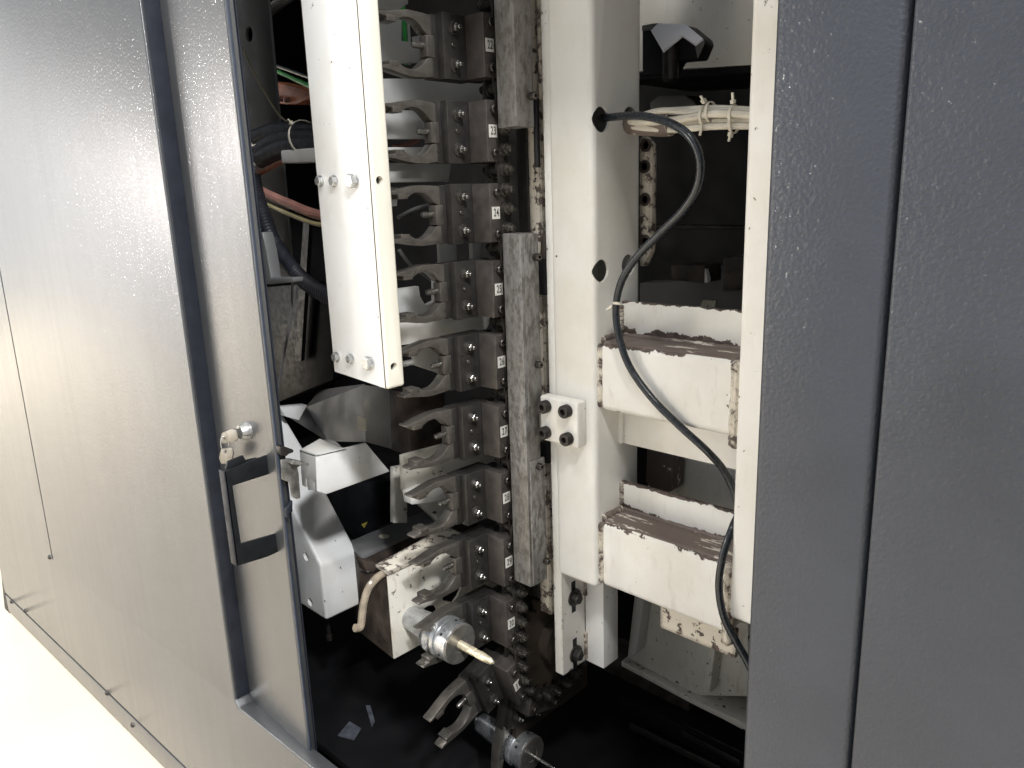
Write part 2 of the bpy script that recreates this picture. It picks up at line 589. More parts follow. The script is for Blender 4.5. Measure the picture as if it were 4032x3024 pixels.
zr = onpanel((515, 1530)).z
ZB = -1.0242
er = onpanel((665, 1659))
XE = onpanel((3, 1245)).x
out = [pl(XE, 1.0), pl(-1.0845, 1.0), pl(-1.0845, zr + 0.011), pl(-1.0737, zr), pl(-0.495, er.z + (er.z - zr) * 0.2), pl(-0.495, ZB + 0.002), pl(XE, ZB + 0.002)]
ms = obj('main_sheet', prism(out, -PN * 0.026), 'left_paint', enc, 0.0022, 3)
sa_ = onpanel((-3, 575)); sb_ = onpanel((113, 1208))
sa_ = sa_ + (sa_ - sb_) * 0.8
boolean(ms, [prism([sa_ + PN * 0.02, sa_ + PN * 0.02 + Vector((0.007, 0, 0)), sb_ + PN * 0.02 + Vector((0.006, 0, 0)), sb_ + PN * 0.02], -PN * 0.08)])
obj('edge_shade_strip', prism([pl(-1.08405, 0.95) - PN * 0.003, pl(-1.0803, 0.95) - PN * 0.003, pl(-1.0803, zr + 0.012) - PN * 0.003, pl(-1.08405, zr + 0.012) - PN * 0.003], -PN * 0.022), 'navy', enc, 0.0006)  # dark strip painting in the shade on the panel's return face
obj('header_shade_sheet', bx(-1.20, 0.40, 0.453, 0.478, 0.56, 1.1), 'right_paint', enc, 0.002)  # unseen header, added to shade the upper chain and column
obj('skirt_sheet', prism([pl(XE, ZB - 0.0035), pl(-0.495, ZB - 0.0035), pl(-0.495, FLOOR + 0.004), pl(XE, FLOOR + 0.004)], -PN * 0.024), 'left_paint', enc, 0.0012, 2)
obj('backing_strip', prism([pl(XE, ZB + 0.03) - PN * 0.032, pl(-0.495, ZB + 0.03) - PN * 0.027, pl(-0.495, ZB - 0.03) - PN * 0.027, pl(XE, ZB - 0.03) - PN * 0.027], -PN * 0.01), 'black', enc)
sb = bmesh.new()
for p in k2((50, 940), (108, 980), (463, 1335), (573, 1473), (215, 748)):
    q = onpanel(p)
    s_ = lathe([(0, 0.0058), (0.0022, 0.0052), (0.004, 0.003), (0.0045, 0)], (0, 0, 0), 'Z', 14)
    for v in s_.verts:
        v.co = PN.to_track_quat('Z', 'Y') @ v.co + q
    obj('screw', s_, 'bolt_black', enc)
obj('seam_backing', prism([sa_ - PN * 0.030 - Vector((0.05, 0, 0)), sa_ - PN * 0.030 + Vector((0.05, 0, 0)), sb_ - PN * 0.03 + Vector((0.05, 0, -0.05)), sb_ - PN * 0.03 - Vector((0.05, 0, 0.05))], -PN * 0.004), 'cavity', enc)
# far corner post and levelling foot
ft = thing('corner_foot', 'black levelling foot under the far end of the grey machine enclosure', 'foot')
q0 = k2((2, 800), (38, 985), (80, 1050), (35, 1070), (22, 1000))
obj('bracket', prism([onpanel(p, 0.0) - PN * 0.0 for p in q0], -PN * 0.03), 'black', ft, 0.002)
f0 = onpanel(k2((88, 1048))[0], -0.05)
obj('pad', lathe([(0, 0.03), (0.012, 0.03), (0.02, 0.012), (0.05, 0.012)], (f0.x, f0.y + 0.03, FLOOR), 'Z', 18), 'rust', ft)

# ------------------------------------------------------------------ sliding door
YD = 0.4752
XD = -0.9095
door = thing('sliding_door', 'dark grey sliding door with a black pull handle, pushed open at the left', 'door')
DQ = Vector((XD, YD, 0))
db = bx(-1.28, XD, YD, YD + 0.0125, -1.015, 0.95)
obj('door_leaf', db, ['left_paint'], door, 0.002, 3)
obj('edge_trim', bx(XD + 0.0005, XD + 0.0045, YD + 0.0005, YD + 0.004, -1.01, 0.94), 'trim', door, 0.001)
obj('edge_return', bx(XD - 0.03, XD + 0.001, YD + 0.0128, YD + 0.0145, -1.0, 0.94), 'navy', door, 0.0005)
XH = -0.9324
hp = k2((968, 380), (1112, 322), (1182, 300), (1182, 384), (1005, 440), (1042, 690), (1212, 640), (1212, 722), (1155, 747), (1022, 788))
hv = [onX(p, XH) for p in hp]
for v in hv:
    v.y = min(v.y, YD)
hdl = obj('handle', prism(hv, (-0.004, 0, 0)), 'black', door, 0.0008)
# flange of the handle (bent lip) with light edge
t0 = onX(k2((968, 380))[0], XH); t1 = onX(k2((1022, 788))[0], XH)
obj('handle_lip', prism([t0, t0 + Vector((-0.016, 0, 0)), t1 + Vector((-0.016, 0, 0)), t1], (0, 0.003, 0)), 'navy', hdl, 0.0006)
lt = k2((975, 372), (985, 335), (1050, 308), (1062, 330), (1110, 318), (1112, 330))
obj('handle_tab', px(lt, XH - 0.006, 0.004), 'black', hdl, 0.0006)
lc = onY(k2((1072, 200))[0], YD)
lk = obj('lock_cylinder', lathe([(0, 0.0125), (-0.006, 0.0125), (-0.010, 0.0105), (-0.013, 0.0095), (-0.013, 0)], lc, 'Y', 28), 'zinc', door)
# latch hook on the door edge
k3 = K(1050, 1550, 600 / 2212)
k4 = K(1050, 1950, 600 / 1659)
latch = obj('latch', px(k3((215, 965), (330, 940), (545, 990), (545, 1020), (490, 1045), (450, 1075), (470, 1170), (495, 1520), (440, 1535), (375, 1500), (340, 1290), (232, 1250)), -0.893, 0.004), 'latch', door, 0.001)
obj('latch_flange', prism([onX(p, -0.893) for p in k3((330, 940), (545, 990), (545, 1022), (300, 1000))], (0.012, 0, 0)), 'latch', latch, 0.001)
obj('latch_tongue', px(k3((195, 775), (260, 765), (390, 815), (395, 850), (320, 880), (290, 910), (200, 890)), -0.8946, 0.012), 'bolt_black', latch, 0.001)
obj('latch_keeper', px(k4((215, 150), (285, 60), (285, 180), (255, 195), (255, 260), (220, 250)), -0.898, 0.008), 'navy', door, 0.001)

# keys
kr = thing('door_key', 'flat nickel key standing in the lock of the grey door', 'key')
bow = [onY(p, 0.4545) for p in k2((958, 212), (1000, 193), (1020, 200), (1028, 235), (1012, 250), (960, 258), (950, 240))]
kb = obj('bow', prism(bow, (0.0, 0.002, 0)), 'key', kr, 0.0005)
boolean(kb, [lathe([(-0.01, 0.0028), (0.01, 0.0028)], onY(k2((968, 233))[0], 0.4545), 'Y', 14)])
s0 = onY(k2((1015, 222))[0], 0.4554)
obj('shank', prism([s0 + Vector((0, 0, 0.0035)), s0 + Vector((0, 0, -0.0035)), lc + Vector((0, -0.012, -0.0035)), lc + Vector((0, -0.012, 0.0035))], (0.0018, 0, 0)), 'key', kr, 0.0004)
sk = thing('spare_key', 'spare nickel key hanging on a ring above the black door handle', 'key')
bow2 = [onY(p, 0.4527) for p in k2((955, 280), (998, 275), (1006, 300), (1000, 325), (985, 345), (955, 345), (945, 320))]
kb2 = obj('bow', prism(bow2, (0.0, 0.002, 0)), 'key', sk, 0.0005)
boolean(kb2, [lathe([(-0.01, 0.0026), (0.01, 0.0026)], onY(k2((975, 293))[0], 0.4527), 'Y', 14)])
ra = onY(k2((968, 233))[0], 0.4536); rb = onY(k2((975, 293))[0], 0.4536)
mid = (ra + rb) / 2
hl = (ra - rb).length / 2 + 0.002
rp = [mid + Vector((0.0035 * math.cos(t), 0.004 * math.cos(t), hl * math.sin(t))) for t in [i * math.pi / 12 for i in range(24)]]
obj('ring', tube(rp + [rp[0], rp[1]], 0.0007, 6, False), 'zinc', sk)

# ------------------------------------------------------------------ right enclosure panels
rp1 = thing('narrow_enclosure_panel', 'narrow dark grey textured panel right of the white posts', 'panel', group='textured panels on the right')
obj('sheet', bx(-0.2200, -0.1460, 0.45, 0.476, -1.0, 0.75), 'right_paint', rp1, 0.0050, 4)
obj('inner_return', bx(-0.2185, -0.212, 0.4765, 0.505, -1.0, 0.75), 'navy', rp1)
rp2 = thing('wide_enclosure_panel', 'wide dark grey textured panel at the right edge of the photo', 'panel', group='textured panels on the right')
obj('sheet', bx(-0.1440, 0.40, 0.4455, 0.477, -1.0, 0.75), 'right_paint', rp2, 0.0028, 4)
obj('seam_backing', bx(-0.155, -0.135, 0.4775, 0.482, -1.0, 0.75), 'black', rp2)

# ------------------------------------------------------------------ welded cream frame: column, beams, webs, post
YC = 0.76
XL, XR, YB = -0.665, -0.594, 0.861
fr = thing('welded_gantry', 'welded cream frame of a column, two chipped cross beams and a bright post', 'frame')
zc = -0.529
col = obj('column', bx(XL, XR, YC, YB, zc, 0.75), 'column', fr, 0.008, 4)


def hole(p, r):
    q = onX(p, XR)
    return lathe([(-0.02, r), (0.02, r)], q, 'X', 28)


boolean(col, [bx(XL + 0.003, XR - 0.003, YC + 0.003, YB - 0.003, -0.8, 1.0), hole((1299, 258), 0.0150), hole((1361, 258), 0.0150), hole((1299, 585), 0.0142), hole((1357, 573), 0.0142)])
YF = 0.768
XP = -0.395


def beam(zt, zb):
    bm = bx(XR + 0.0006, XP - 0.004, YF, YF + 0.085, zb, zt)
    o = obj('cross_beam', bm, ['beam', 'primer'], fr, 0.009, 4)
    for p in o.data.polygons:
        if p.normal.z > 0.8:
            p.material_index = 1
    return o


b1t, b1b = -0.238 * YF, -0.3575 * YF
b2t, b2b = -0.557 * YF, -0.684 * YF
beam(b1t, b1b)
beam(b2t, b2b)
YW = 0.817
for (p_t, zlo) in (((1345, 650), b1t), ((1335, 1036), b2t)):
    zt_ = onY(p_t, YW).z
    obj('upper_web', bx(XR + 0.0006, XP - 0.004, YW, YW + 0.006, zlo + 0.0005, zt_), 'web', fr, 0.0012)
for (p_b, zhi) in (((1335, 955), b1b),):
    zb_ = onY(p_b, YW).z
    obj('lower_web', bx(XR + 0.0006, XP - 0.004, YW, YW + 0.006, zb_, zhi - 0.0005), 'cream', fr, 0.0012)
q1 = onY((1452, 1318), YW); q2 = onY((1590, 1392), YW)
obj('lower_web', bx(q1.x, XP - 0.004, YW - 0.03, YW - 0.022, q2.z, b2b - 0.0005), 'cream_flaked', fr, 0.002)
PB = -0.653 * 0.757
obj('post', bx(XP, -0.26, 0.757, 0.86, PB, 0.75), 'cream', fr, 0.007, 4)
# weld beads: lumpy runs where the beams meet the column and the post


def weld(a, b, r, mat, lump=0.35, n=26):
    a = Vector(a); b = Vector(b)
    bm = bmesh.new()
    rings = []
    t = (b - a).normalized()
    u = t.orthogonal().normalized(); v = t.cross(u)
    for i in range(n + 1):
        k = i / n
        rr = r * (0.85 + lump * 0.45 * (random.random() - 0.5) + 0.07 * math.sin(i * 1.1))
        if i in (0, n):
            rr *= 0.5
        c = a.lerp(b, k)
        rings.append([bm.verts.new(c + (u * math.cos(j * math.pi / 5) + v * math.sin(j * math.pi / 5)) * rr) for j in range(10)])
    for p, q in zip(rings, rings[1:]):
        for j in range(10):
            bm.faces.new((p[j], q[j], q[(j + 1) % 10], p[(j + 1) % 10]))
    bm.faces.new(rings[0][::-1]); bm.faces.new(rings[-1])
    return obj('weld_bead', bm, mat, fr, smooth=80)


for zt_, zb_ in ((b1t, b1b), (b2t, b2b)):
    weld((XR + 0.001, YF + 0.003, zt_ - 0.004), (XR + 0.001, YF + 0.003, zb_ + 0.004), 0.0062, 'cream_flaked')
    weld((XP - 0.006, YF + 0.001, zt_ - 0.002), (XP - 0.006, YF + 0.001, zb_ - 0.012), 0.0085, 'cream_flaked')
    weld((XR + 0.001, YF + 0.006, zt_), (XR + 0.001, YW, zt_), 0.006, 'primer')
    weld((XR + 0.003, YW, zt_), (XP - 0.006, YW, zt_), 0.0045, 'primer', n=60)
    weld((XR + 0.001, YW, zt_ + 0.006), (XR + 0.001, YW, zt_ + 0.040), 0.0045, 'cream_flaked')
weld((XR + 0.002, YW - 0.002, b1b - 0.006), (XR + 0.002, YW - 0.002, onY((1335, 955), YW).z), 0.0045, 'cream')
# lower bracket bolted under the column
zb = -0.694
obj('bracket_plate', bx(-0.674, -0.6585, 0.762, 0.815, zb, 0.3), 'cream_worn', fr, 0.0012)
obj('bracket_flange', bx(-0.6583, -0.624, 0.815, 0.851, zb, zc - 0.001), 'white', fr, 0.0012)
weld((-0.6575, 0.8145, zb + 0.004), (-0.6575, 0.8145, zb + 0.050), 0.0042, 'cream_flaked')
weld((-0.6575, 0.8145, zc - 0.055), (-0.6575, 0.8145, zc - 0.004), 0.0042, 'cream_flaked')
for p in ((1240, 1290), (1243, 1412)):
    q = onX(p, -0.6583)
    sl = obj('bolt_slot', bx(-0.6586, -0.6581, q.y - 0.0055, q.y + 0.0035, q.z - 0.024, q.z + 0.026), 'black', fr, 0.0)
    bb = obj('bracket_bolt', hexhead(q, 'X', 0.0088, 0.011, 0.0135), 'bolt_black', fr)
# clamp plate on the column front
cp = thing('clamp_plate', 'square cream clamp plate held by four black socket screws on the column', 'plate')
x0, x1 = -0.908 * 0.741, -0.82 * 0.741
cz0, cz1 = -0.437 * 0.741, -0.3525 * 0.741
obj('plate', bx(x0, x1, 0.741, 0.7594, cz0, cz1), 'cream_worn', cp, 0.003, 3)
k5 = K(2000, 1400, 1100 / 2212)
for p in k5((303, 402), (468, 438), (303, 607), (478, 657)):
    q = onY(p, 0.740)
    obj('cap_screw', capscrew(q + Vector((0, 0.0009, 0)), (0, -1, 0), 0.0088, 0.0105), 'bolt_black', cp)

# ------------------------------------------------------------------ guide bars in front of the chain
BX0, BX1, BY0, BY1 = -0.712, -0.680, 0.720, 0.7525


def zY(p):
    return onY(p, BY0).z


def zX(p):
    return onX(p, BX1).z


zt2, zb2, zb1 = zY((1125, 505)), zX((1145, 1270)), zY((1120, 272))
gb1 = thing('guide_bar', 'upper weathered grey steel guide bar ending beside number 23', 'bar', group='guide bars along the tool chain')
obj('bar', bx(BX0, BX1, BY0, BY1, zb1, 0.6), 'bar', gb1, 0.0012)
gb2 = thing('guide_bar', 'long lower weathered grey steel guide bar beside numbers 25 to 29', 'bar', group='guide bars along the tool chain')
obj('bar', bx(BX0, BX1, BY0, BY1 - 0.004, zb2, zt2), 'bar', gb2, 0.0016)
zA, zB_, zC_ = zX((1163, 872)), zX((1163, 985)), zX((1163, 990))
obj('wear_strip', bx(BX1 - 0.004, BX1 + 0.0015, BY0 + 0.006, BY1, zA, zt2 - 0.001), 'bar', gb2, 0.001)
obj('wear_strip', bx(BX1 - 0.004, BX1 + 0.0025, BY0 + 0.004, BY1 + 0.001, zb2 + 0.001, zC_), 'bar', gb2, 0.001)
for p, g in (((1155, 555), gb2), ((1159, 787), gb2), ((1161, 1006), gb2), ((1176, 1210), gb2), ((1146, 208), gb1)):
    q = onX(p, BX1 + 0.001)
    q.y = min(q.y, BY1 - 0.003)
    obj('cap_screw', capscrew(q, 'X', 0.0048, 0.009), 'screw', g)

# flaking painted rail behind the bars, with rods
rail = thing('chain_rail', 'flaking cream painted rail standing between the chain and the column', 'rail')
obj('rail_plate', bx(-0.722, -0.700, 0.785, 0.80, -0.62, 0.50), 'cream_flaked', rail, 0.001)
obj('rail_side', bx(-0.742, -0.7225, 0.783, 0.79, -0.60, 0.50), 'plate', rail, 0.001)
tb = bmesh.new()
obj('rod', lathe([(0, 0.004), (0.085, 0.004)], (-0.697, 0.775, 0.035), 'Z', 12), 'rubber', rail)
obj('rod', lathe([(0, 0.003), (0.006, 0.0055), (0.07, 0.0055), (0.08, 0.003)], (-0.690, 0.778, -0.13), 'Z', 12), 'rust', rail)
obj('spacer', bx(-0.700, -0.682, 0.768, 0.80, zX((1170, 640)), zX((1170, 560))), 'rubber', rail, 0.001)
obj('spacer', bx(-0.700, -0.684, 0.768, 0.80, zX((1174, 1010)), zX((1174, 965))), 'rubber', rail, 0.001)
sp = bmesh.new()
k6 = K(2000, 0, 1100 / 2212)
obj('paint_strip', bx(-0.688, -0.680, 0.770, 0.776, onY((1165, 215), 0.77).z, 0.5), 'cream_flaked', rail, 0.001)

# ------------------------------------------------------------------ chain
ch = thing('tool_chain', 'oily roller chain that carries the numbered pockets and bends round the sprocket', 'chain')
CYp, ZS, RC = 0.743, -0.697, 0.086
path = []
z = -0.697 + 0.0252 * 47
while z > ZS - 1e-6:
    path.append((CYp, z, 0.0)); z -= 0.0252
da = 0.0252 / RC
for i in range(1, 12):
    aa = i * da
    path.append((CYp + RC - RC * math.cos(aa), ZS - RC * math.sin(aa), aa))
pinm = None
for (y, zz, aa) in path:
    if pinm is None:
        pb = lathe([(-0.046, 0.0052), (-0.036, 0.0052), (-0.036, 0.0082), (-0.010, 0.0082), (-0.0095, 0.0068), (-0.006, 0.0068), (-0.0058, 0.0078), (-0.0022, 0.0078), (-0.0018, 0.0052), (0.0035, 0.0048), (0.0042, 0.003), (0.0045, 0)], (0, 0, 0), 'X', 16)
        o = obj('pin', pb, 'pin', ch)
        pinm = o.data
    else:
        o = bpy.data.objects.new('pin', pinm)
        C.objects.link(o)
        o.parent = ch
    o.location = (-0.716, y, zz)
lkm = {}
for i in range(len(path) - 1):
    (y0, z0, _), (y1, z1, _) = path[i], path[i + 1]
    k = i % 2
    if k not in lkm:
        bm = bmesh.new()
        h = 0.0105
        pts = []
        for t in range(9):
            an = math.pi * t / 8
            pts.append(Vector((0, h * math.cos(an), 0.0126 + h * math.sin(an))))
        for t in range(9):
            an = math.pi + math.pi * t / 8
            pts.append(Vector((0, h * math.cos(an), -0.0126 + h * math.sin(an))))
        X0 = -0.7265 if k == 0 else -0.7295
        prism([p + Vector((X0, 0, 0)) for p in pts], (-0.0026, 0, 0), bm)
        prism([p + Vector((X0 - 0.022 + 0.006 * k, 0, 0)) for p in pts], (-0.0026, 0, 0), bm)
        o = obj('link_plate', bm, 'plate', ch)
        lkm[k] = o.data
    else:
        o = bpy.data.objects.new('link_plate', lkm[k])
        C.objects.link(o)
        o.parent = ch
    o.location = (0, (y0 + y1) / 2, (z0 + z1) / 2)
    o.rotation_euler = (math.atan2(y1 - y0, -(z1 - z0)), 0, 0)
spk = thing('chain_sprocket', 'dark brown sprocket disc at the bottom bend of the tool chain', 'sprocket')
prof = []
for i in range(24):
    a0 = 2 * math.pi * (i + 0.0) / 24
    for da_, rr in ((0.0, 0.072), (0.08, 0.086), (0.14, 0.086), (0.2, 0.074)):
        prof.append(Vector((-0.738, CYp + RC + rr * math.cos(a0 + da_), ZS + rr * math.sin(a0 + da_))))
obj('toothed_disc', prism(prof, (-0.012, 0, 0)), 'disc', spk)
obj('hub', lathe([(0, 0.035), (0.02, 0.035), (0.02, 0.018), (0.03, 0.018), (0.03, 0)], (-0.74, CYp + RC, ZS), 'X', 24), 'disc', spk)
obj('guard_plate', bx(-0.775, -0.765, 0.765, 0.95, -0.86, -0.52), 'disc', spk)

# ------------------------------------------------------------------ tool pockets (local frame: outward = -Y, chain = Z, tool axis = X)


def fork_outline():
    up = [(-0.030, 0.0365), (-0.048, 0.0352), (-0.066, 0.0372), (-0.088, 0.0378), (-0.105, 0.0352), (-0.121, 0.0322), (-0.1312, 0.0312),
          (-0.1328, 0.0290), (-0.129, 0.0272), (-0.121, 0.0266), (-0.1195, 0.0240), (-0.110, 0.0222)]
    c0, r0 = -0.088, 0.0290
    a0 = math.atan2(0.0222, -0.110 - c0)
    arc = []
    for i in range(1, 10):
        a = a0 + (math.radians(40) - a0) * i / 9
        arc.append((c0 + r0 * math.cos(a), r0 * math.sin(a)))
    half = up + arc + [(-0.060, 0.0135), (-0.055, 0.0125)]
    low = [(y, -z_) for y, z_ in half[::-1]]
    return half + low


FX0 = -0.0515   # +X side of the fork, relative to the number face


def build_pocket(label):
    t = thing('tool_pocket', label, 'tool holder', group='numbered tool pockets on the chain')
    obj('carrier_block', bx(-0.033, 0, -0.010, 0.020, -0.0375, 0.0375), 'block', t, 0.0012)
    obj('mounting_plate', bx(-0.046, -0.0335, -0.046, 0.022, -0.0385, 0.0385), 'plate', t, 0.0012)
    fk = obj('gripper_fork', prism([Vector((FX0 + 0.004, y, z_)) for y, z_ in fork_outline()], (-0.017, 0, 0)), 'fork', t, 0.0012)
    obj('fork_heel', bx(-0.0655, -0.0465, -0.0535, 0.010, -0.0372, 0.0372), 'plate', t, 0.001)
    obj('stop_block', bx(FX0 - 0.009, FX0 + 0.0055, -0.0625, -0.050, -0.0125, 0.0125), 'fork', t, 0.0008)
    obj('plunger', lathe([(0, 0.0042), (0.013, 0.0042), (0.0165, 0.0034), (0.018, 0.0016), (0.0182, 0)], (FX0 - 0.003, -0.062, 0.001), (0, -1, 0), 14), 'nut', t)
    for s in (1, -1):
        w_ = obj('clamp_bolt', lathe([(0, 0.0088), (0.0016, 0.0088), (0.0017, 0.0070), (0.003, 0.0066)], (-0.0335, -0.029, 0.0215 * s), 'X', 20), 'plate', t)
        bm = lathe([(0.002, 0.0053), (0.0075, 0.0053), (0.0082, 0.0046)], (-0.0335, -0.029, 0.0215 * s), 'X', 6)
        lathe([(0.008, 0.0030), (0.0125, 0.0030), (0.0135, 0.0022)], (-0.0335, -0.029, 0.0215 * s), 'X', 12, bm)
        obj('nut', bm, 'nut', w_)
    obj('set_screw', capscrew((-0.0335, -0.031, 0.0015), 'X', 0.0028, 0.0022), 'screw', t)
    for s in (1, -1):
        obj('cap_screw', capscrew((0, 0.001, 0.0265 * s), 'X', 0.0056, 0.006), 'screw', t)
    p = obj('finger_pad', bx(FX0 - 0.0145, FX0 + 0.0046, -0.1205, -0.106, -0.0285, -0.0215), 'fork', t, 0.001)
    p = obj('finger_pad', bx(FX0 - 0.0145, FX0 + 0.0046, -0.1205, -0.106, 0.0215, 0.0285), 'fork', t, 0.001)
    n_ = obj('number_plate', bx(0.0003, 0.0011, -0.0072, 0.0068, -0.0078, 0.0078), 'label', t, 0.0)
    return t


def digits(txt, parent):
    cu = bpy.data.curves.new('digits', 'FONT')
    cu.body = txt
    cu.align_x = 'CENTER'
    cu.align_y = 'CENTER'
    cu.size = 0.0145
    cu.extrude = 0.0001
    cu.offset = 0.00012
    cu.space_character = 1.12
    o = bpy.data.objects.new('tmp', cu)
    C.objects.link(o)
    dg = bpy.context.evaluated_depsgraph_get()
    me = bpy.data.meshes.new_from_object(o.evaluated_get(dg))
    bpy.data.objects.remove(o)
    bpy.data.curves.remove(cu)
    for v in me.vertices:           # text plane -> the +X face
        x, y, z_ = v.co
        v.co = (0.0014 + z_, -0.0002 + x * 0.60, y * 0.98)
    me.materials.clear()
    me.materials.append(M['ink'])
    d = bpy.data.objects.new('digits', me)
    C.objects.link(d)
    d.parent = parent
    return d


YN = 0.726
XN = -0.728
zr_ = [0.2520, 0.1118, -0.02876, -0.1662, -0.3029, -0.4398, -0.5761, -0.7141, -0.8520]
desc = {22: 'empty brown gripper pocket numbered 22 at the top of the chain',
        23: 'empty brown gripper pocket numbered 23, beside the end of the upper guide bar',
        24: 'empty brown gripper pocket numbered 24, in the gap between the guide bars',
        25: 'empty brown gripper pocket numbered 25, beside the top of the long guide bar',
        26: 'empty brown gripper pocket numbered 26, level with the foot of the white cover',
        27: 'empty brown gripper pocket numbered 27, level with the square clamp plate',
        28: 'empty brown gripper pocket numbered 28, with white metal behind its fork',
        29: 'empty brown gripper pocket numbered 29, in front of the white box',
        30: 'brown gripper pocket numbered 30 holding a chuck with a gold drill',
        31: 'empty brown gripper pocket numbered 31, tilted at the chain bend',
        32: 'gripper pocket hanging under the sprocket with its number out of sight'}
proto = None
pockets = {}
for i, num in enumerate(range(22, 33)):
    if proto is None:
        t = proto = build_pocket(desc[num])
        parts = list(t.children)
    else:
        t = proto.copy()
        C.objects.link(t)
        t['label'] = desc[num]
        for chd in parts:
            c2 = chd.copy()
            C.objects.link(c2)
            c2.parent = t
            for g in chd.children:
                if g.name.startswith('digits'):
                    continue
                g2 = g.copy()
                C.objects.link(g2)
                g2.parent = c2
    if num <= 30:
        t.location = (XN, YN, zr_[i] * 0.7246)
        t.rotation_euler = (0, 0, 0)
    elif num == 31:
        t.location = (XN, 0.7345, -0.7265)
        t.rotation_euler = (math.radians(18), 0, 0)
    else:
        t.location = (XN, 0.795, -0.797)
        t.rotation_euler = (math.radians(74), 0, 0)
    pockets[num] = t
for num, t in pockets.items():
    if num == 32:       # its number side is turned away under the sprocket
        for c in list(t.children):
            if c.name.startswith('number_plate'):
                bpy.data.objects.remove(c)
        continue
    pl_ = [c for c in t.children if c.name.startswith('number_plate')][0]
    digits(str(num), pl_)
bpy.context.view_layer.update()

# ------------------------------------------------------------------ tools in pockets 30 and 32


def tool(name, label, cy, cz, xf, drill_r, drill_len, dmat, rb=0.0290):
    t = thing(name, label, 'tool')
    c = (0, cy, cz)
    fx = XN + FX0 - 0.0045
    pr = [(-0.872, 0.0), (-0.872, 0.009), (-0.866, 0.0105), (-0.862, 0.0165), (fx - 0.017, 0.0225), (fx - 0.015, 0.0235), (fx - 0.015, 0.0305), (fx - 0.008, 0.0315), (fx - 0.005, 0.0262), (fx + 0.005, 0.0262), (fx + 0.008, 0.0315), (fx + 0.014, 0.0310), (fx + 0.0145, 0.0275), (fx + 0.018, 0.0275), (fx + 0.0185, rb + 0.001), (xf - 0.003, rb + 0.001)]
    b_ = obj('holder_body', lathe(pr, c, 'X', 56), 'chrome', t, smooth=25)
    obj('clamping_nut', lathe([(xf - 0.003, rb), (xf - 0.0008, rb), (xf, rb - 0.0012), (xf, 0.012), (xf - 0.001, 0.0115), (xf - 0.001, 0.0)], c, 'X', 56), 'chrome_face', t, smooth=25)
    for k in range(6):
        a = k * math.pi / 3 + 0.3
        bm = lathe([(rb + 0.0004, 0.0022), (rb + 0.0014, 0.0022)], (fx + 0.026, cy, cz), (0, math.cos(a), math.sin(a)), 12)
        obj('spanner_hole', bm, 'black', b_)
    bm = bmesh.new()
    lathe([(xf - 0.004, drill_r), (xf + drill_len * 0.45, drill_r)], c, 'X', 20, bm)
    # fluted end: twisted two-lobe section
    n, m = 24, 16
    rings = []
    for i in range(n + 1):
        k = i / n
        x = xf + drill_len * (0.45 + 0.55 * k)
        tw = k * 2.4
        rr = drill_r * (1.0 if k < 0.88 else 1 - (k - 0.88) / 0.12 * 0.55)
        rings.append([bm.verts.new((x, cy + rr * (0.84 + 0.16 * math.cos(2 * (2 * math.pi * j / m - tw))) * math.cos(2 * math.pi * j / m), cz + rr * (0.84 + 0.16 * math.cos(2 * (2 * math.pi * j / m - tw))) * math.sin(2 * math.pi * j / m))) for j in range(m)])
    for p, q in zip(rings, rings[1:]):
        for j in range(m):
            bm.faces.new((p[j], q[j], q[(j + 1) % m], p[(j + 1) % m]))
    bm.faces.new(rings[0][::-1]); bm.faces.new(rings[-1])
    obj('cutter', bm, dmat, t)
    return t


tool('drill_chuck', 'steel chuck with a thick gold drill held in pocket 30', 0.638, -0.617, -0.743, 0.0060, 0.066, 'gold')
kc2 = K(1000, 2100, 1300 / 2212)
q = onX(kc2((1865, 1485))[0], -0.743)
tool('slim_cutter_chuck', 'steel chuck with a slim bright cutter below the sprocket at the bottom edge', q.y, q.z, -0.743, 0.0026, 0.050, 'carbide')

# ------------------------------------------------------------------ white pocket cover
YV = 0.555
cv = thing('pocket_cover', 'tall white sheet metal cover with zinc bolts in front of the grippers', 'cover')
zc_l = onY((722, 803), YV).z
XV0, XV1 = -1.575 * YV, -1.374 * YV
zc_r = onY((833, 840), YV).z
zm = (zc_l + zc_r) / 2
obj('cover_sheet', prism([Vector((XV0, YV, 0.7)), Vector((XV1 - 0.0008, YV, 0.7)), Vector((XV1 - 0.0008, YV, zc_r)), Vector((XV0, YV, zc_l))], (0, 0.004, 0)), 'cover_white', cv, 0.0012)
obj('seam', bx(XV1 - 0.0008, XV1 + 0.0004, YV + 0.0004, YV + 0.003, zc_r + 0.001, 0.7), 'rust', cv)
obj('side_return', bx(XV0, XV0 + 0.003, YV + 0.0045, YV + 0.03, zm + 0.01, 0.7), 'white', cv)
obj('side_strip', bx(XV1 - 0.020, XV1 + 0.004, YV + 0.0009, YV + 0.0285, zc_r - 0.001, 0.7), 'plastic', cv, 0.004, 3)
stp = [c for c in cv.children if c.name.startswith('side_strip')][0]
for p in ((820, 390), (851, 792)):
    qh = onX(p, XV1 + 0.004)
    boolean(stp, [lathe([(-0.012, 0.0052), (0.01, 0.0052)], qh, 'X', 18)])
    obj('recessed_screw', capscrew((qh.x - 0.010, qh.y, qh.z), 'X', 0.0042, 0.004), 'bolt_black', cv)
for p, r_ in (((693, 391), 0.0062), ((723, 391), 0.0062), ((765, 391), 0.0088), ((728, 771), 0.0062), ((759, 775), 0.0062), ((799, 784), 0.0088)):
    obj('hex_bolt', hexhead(onY(p, YV), (0, -1, 0), r_, r_ * 0.95, r_ * 1.12), 'zinc', cv)
obj('rear_stud', lathe([(0, 0.004), (0.02, 0.004)], (XV1 - 0.008, YV + 0.030, onX((872, 790), XV1).z), 'Y', 10), 'zinc', cv)

